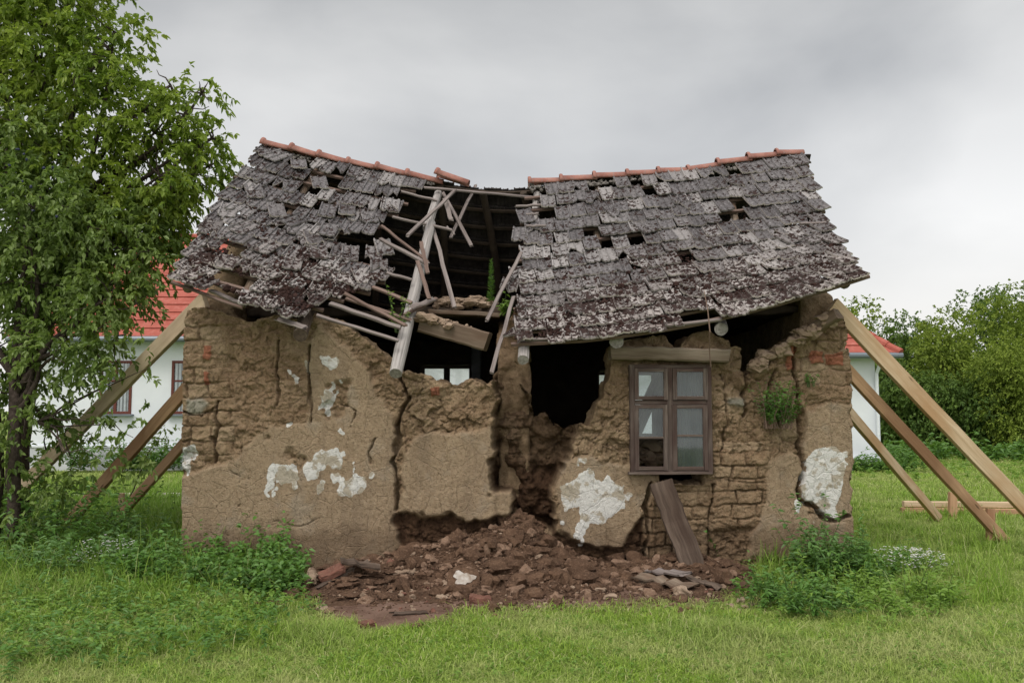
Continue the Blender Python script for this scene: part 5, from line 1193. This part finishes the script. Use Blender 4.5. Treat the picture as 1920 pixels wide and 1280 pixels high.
herb('bright lobed leaved clump left of the spiky herb at the wall', 634, 1048, 40, .16, .34, 14, .075, .06, 'weed_light', 'bush', 'bush', G_)
herb('small grey green herb at the wall foot beside the leaning plank block', 1372, 1060, 16, .10, .28, 12, .05, .025, 'weed', 'plant', 'herb')
herb('pale round leaved seedling clump in the grass by the left mud edge', 508, 1082, 10, .10, .17, 7, .10, .09, 'weed_light', 'plant', 'herb')
herb('big pale single leaved plant in the bush at the right wall base', 1546, 1058, 6, .07, .40, 4, .20, .10, 'weed_light', 'plant', 'herb')
herb('tall grassy tuft against the left wall foot', 478, 1058, 30, .10, .46, 10, .13, .010, 'weed', 'plant', 'herb')
herb('tangled green and brown creeper hanging on the broken wall right of the window', 1458, 800, 70, .15, .42, 20, .050, .020, 'weed', 'plant', 'creeper', None, -.08, 'drystalk')
herb('small green sprig growing from the wall top below the diagonal timber', 1522, 722, 9, .05, .12, 9, .035, .02, 'weed', 'plant', 'herb', None, -.06)
herb('green sprig hanging among the broken laths above the front wall', 742, 620, 9, .05, .35, 14, .045, .018, 'weed_light', 'plant', 'herb', None, -.1)
herb('leafy green weed beside the tall spike on the ceiling earth', 949, 590, 12, .06, .20, 9, .09, .035, 'weed_light', 'plant', 'herb', None, .8)
# tall spike growing on the broken ceiling
c = np.array(P(921, 572, .9)); e_ = empty('horseweed', tuple(c), 'tall narrow green weed spike growing on the broken ceiling inside the breach', 'plant')
MB().tube([c, c+(.0, 0, .25), c+(.01, 0, .55)], [.006, .005, .002], 6).build('stem', M['stalk'], e_)
n = 260; t = rng.uniform(.02, 1, n)**.9; a = rng.uniform(0, 6.28, n); B = c+np.stack([0*t, 0*t, .56*t], 1)
leafmesh('foliage', B, np.stack([np.cos(a), np.sin(a), .55+.6*t], 1), np.stack([0*t, 0*t-.2, 1+0*t], 1), .085*(1-.55*t), .013, M['weed'], e_, True, .1, .2, rng.uniform(.2, 1, n))
# dry stalk hanging in front of the window lintel
o = MB().tube([P(1320, 545, -.5), P(1327, 580, -.52), P(1331, 622, -.5), P(1330, 655, -.3), P(1333, 688, -.2)], [.004, .006, .007, .006, .008], 6, .1).build('dry_stalk', M['drystalk'], None, origin=P(1333, 688, -.2)); tag(o, 'thin dry stalk hanging from the eave past the lintel end', 'stalk')
def flowers(label, px, py, n, rx, ry, hgt):
    c = PG(px, py); c[2] = 0; e_ = empty('flower_patch', tuple(c), label, 'flowers', 'white flower clumps in the grass')
    r = np.sqrt(rng.uniform(0, 1, n)); a = rng.uniform(0, 6.28, n); p = c+np.stack([r*np.cos(a)*rx, r*np.sin(a)*ry, hgt*(1-.35*r**2)*rng.uniform(.45, 1.15, n)], 1)+rng.normal(0, .03, (n, 3))*(1, 1, .2)
    p = p[fbm(p[:, 0]*9, p[:, 1]*9, o=2, s=8) > -.25]; n = len(p)
    k = 6; aa = rng.uniform(0, 6.28, (n, 1))+np.arange(k)*2*math.pi/k; s_ = rng.uniform(.008, .015, (n, 1))
    D = np.stack([np.cos(aa), np.sin(aa)*.8, .25+0*aa], -1); B = np.repeat(p[:, None], k, 1)
    leafmesh('blossoms', B.reshape(-1, 3), D.reshape(-1, 3), np.tile([0, -.4, 1.0], (n*k, 1)), np.repeat(s_, k, 1).ravel(), .009, M['petal'], e_, False, .1, .1)
    weedpatch('foliage', np.repeat([c], int(n*.35), 0)+np.stack([rng.uniform(-rx, rx, int(n*.35)), rng.uniform(-ry, ry, int(n*.35)), np.zeros(int(n*.35))], 1)*.8, .05, hgt*.9, 9, .05, .012, 'weed', e_)
flowers('broad patch of small white flowers in the grass right of the wall corner', 1700, 1072, 620, .42, .26, .24)
flowers('loose clump of small white flowers in the tall grass below the plum tree', 200, 1068, 300, .34, .25, .33)
# shrubs along the white houses and saplings under the plum tree
k = 0
for px, hg, lb in ((255, .75, 'low shrub at the white house wall beside the tree'), (290, .55, 'second low shrub along the white house wall'), (318, .8, 'taller shrub under the white house window near the wall corner'), (225, .6, 'shrub at the white house wall behind the plum twigs'), (150, .8, 'shrub at the white house wall behind the plum trunk')):
    c = P(px, 880, HY-.7); c[2] = 0; e_ = empty('shrub', tuple(c), lb, 'shrub', 'shrubs at the foot of the white houses')
    weedpatch('foliage', np.repeat([c], 60, 0), .38, hg, 16, .11, .06, 'weed', e_)
for px, hg, lb in ((1612, .35, 'low green bed plant at the right house end'), (1634, .42, 'bed plant at the right house corner'), (1665, .40, 'bed plant just past the right house corner'), (1700, .5, 'low weed clump in the meadow right of the house corner')):
    c = P(px, 880, HY-.6); c[2] = 0; e_ = empty('shrub', tuple(c), lb, 'shrub', 'shrubs at the foot of the white houses')
    weedpatch('foliage', np.repeat([c], 46, 0), .40, hg, 13, .11, .055, 'weed', e_)
for px, py, tx, ty, lb in ((105,1010,165,820,'thin sapling stem leaning right beside the plum trunk'), (62,1000,95,830,'thin upright sapling close to the plum trunk'), (215,905+60,310,800,'slender bent sapling in front of the lower left prop')):
    a, b = PG(px, py), P(tx, ty, PG(px, py)[1]); e_ = empty('sapling', tuple(a), lb, 'sapling', 'saplings under the plum tree')
    pth_ = wob(a, b, 8, .08); MB().tube(pth_, [.012, .011, .010, .009, .008, .007, .005, .003], 6).build('stem', M['bark'], e_)
    Pt = np.array([pth_[i]+rng.normal(0, .03, 3) for i in rng.integers(3, 8, 26)]); B_, LD, NN, LL, WW, RR = twig_leaves(Pt, unit(26), 8, .22, .075, .038, .4)
    leafmesh('foliage', B_, LD, NN, LL, WW, M['tree1'], e_, rnd=RR)
# meadow edge: rough herbs under the far trees
C_ = np.stack([rng.uniform(8.5, 24, 500), rng.uniform(19, 24, 500), np.zeros(500)], 1); weedpatch('undergrowth', C_, .5, .55, 14, .22, .12, 'weed', kind='stuff')
C_ = np.stack([rng.uniform(6.5, 20, 420), rng.uniform(11.5, 19, 420), np.zeros(420)], 1); weedpatch('undergrowth', C_, .4, .22, 10, .12, .05, 'weed_light', kind='stuff')
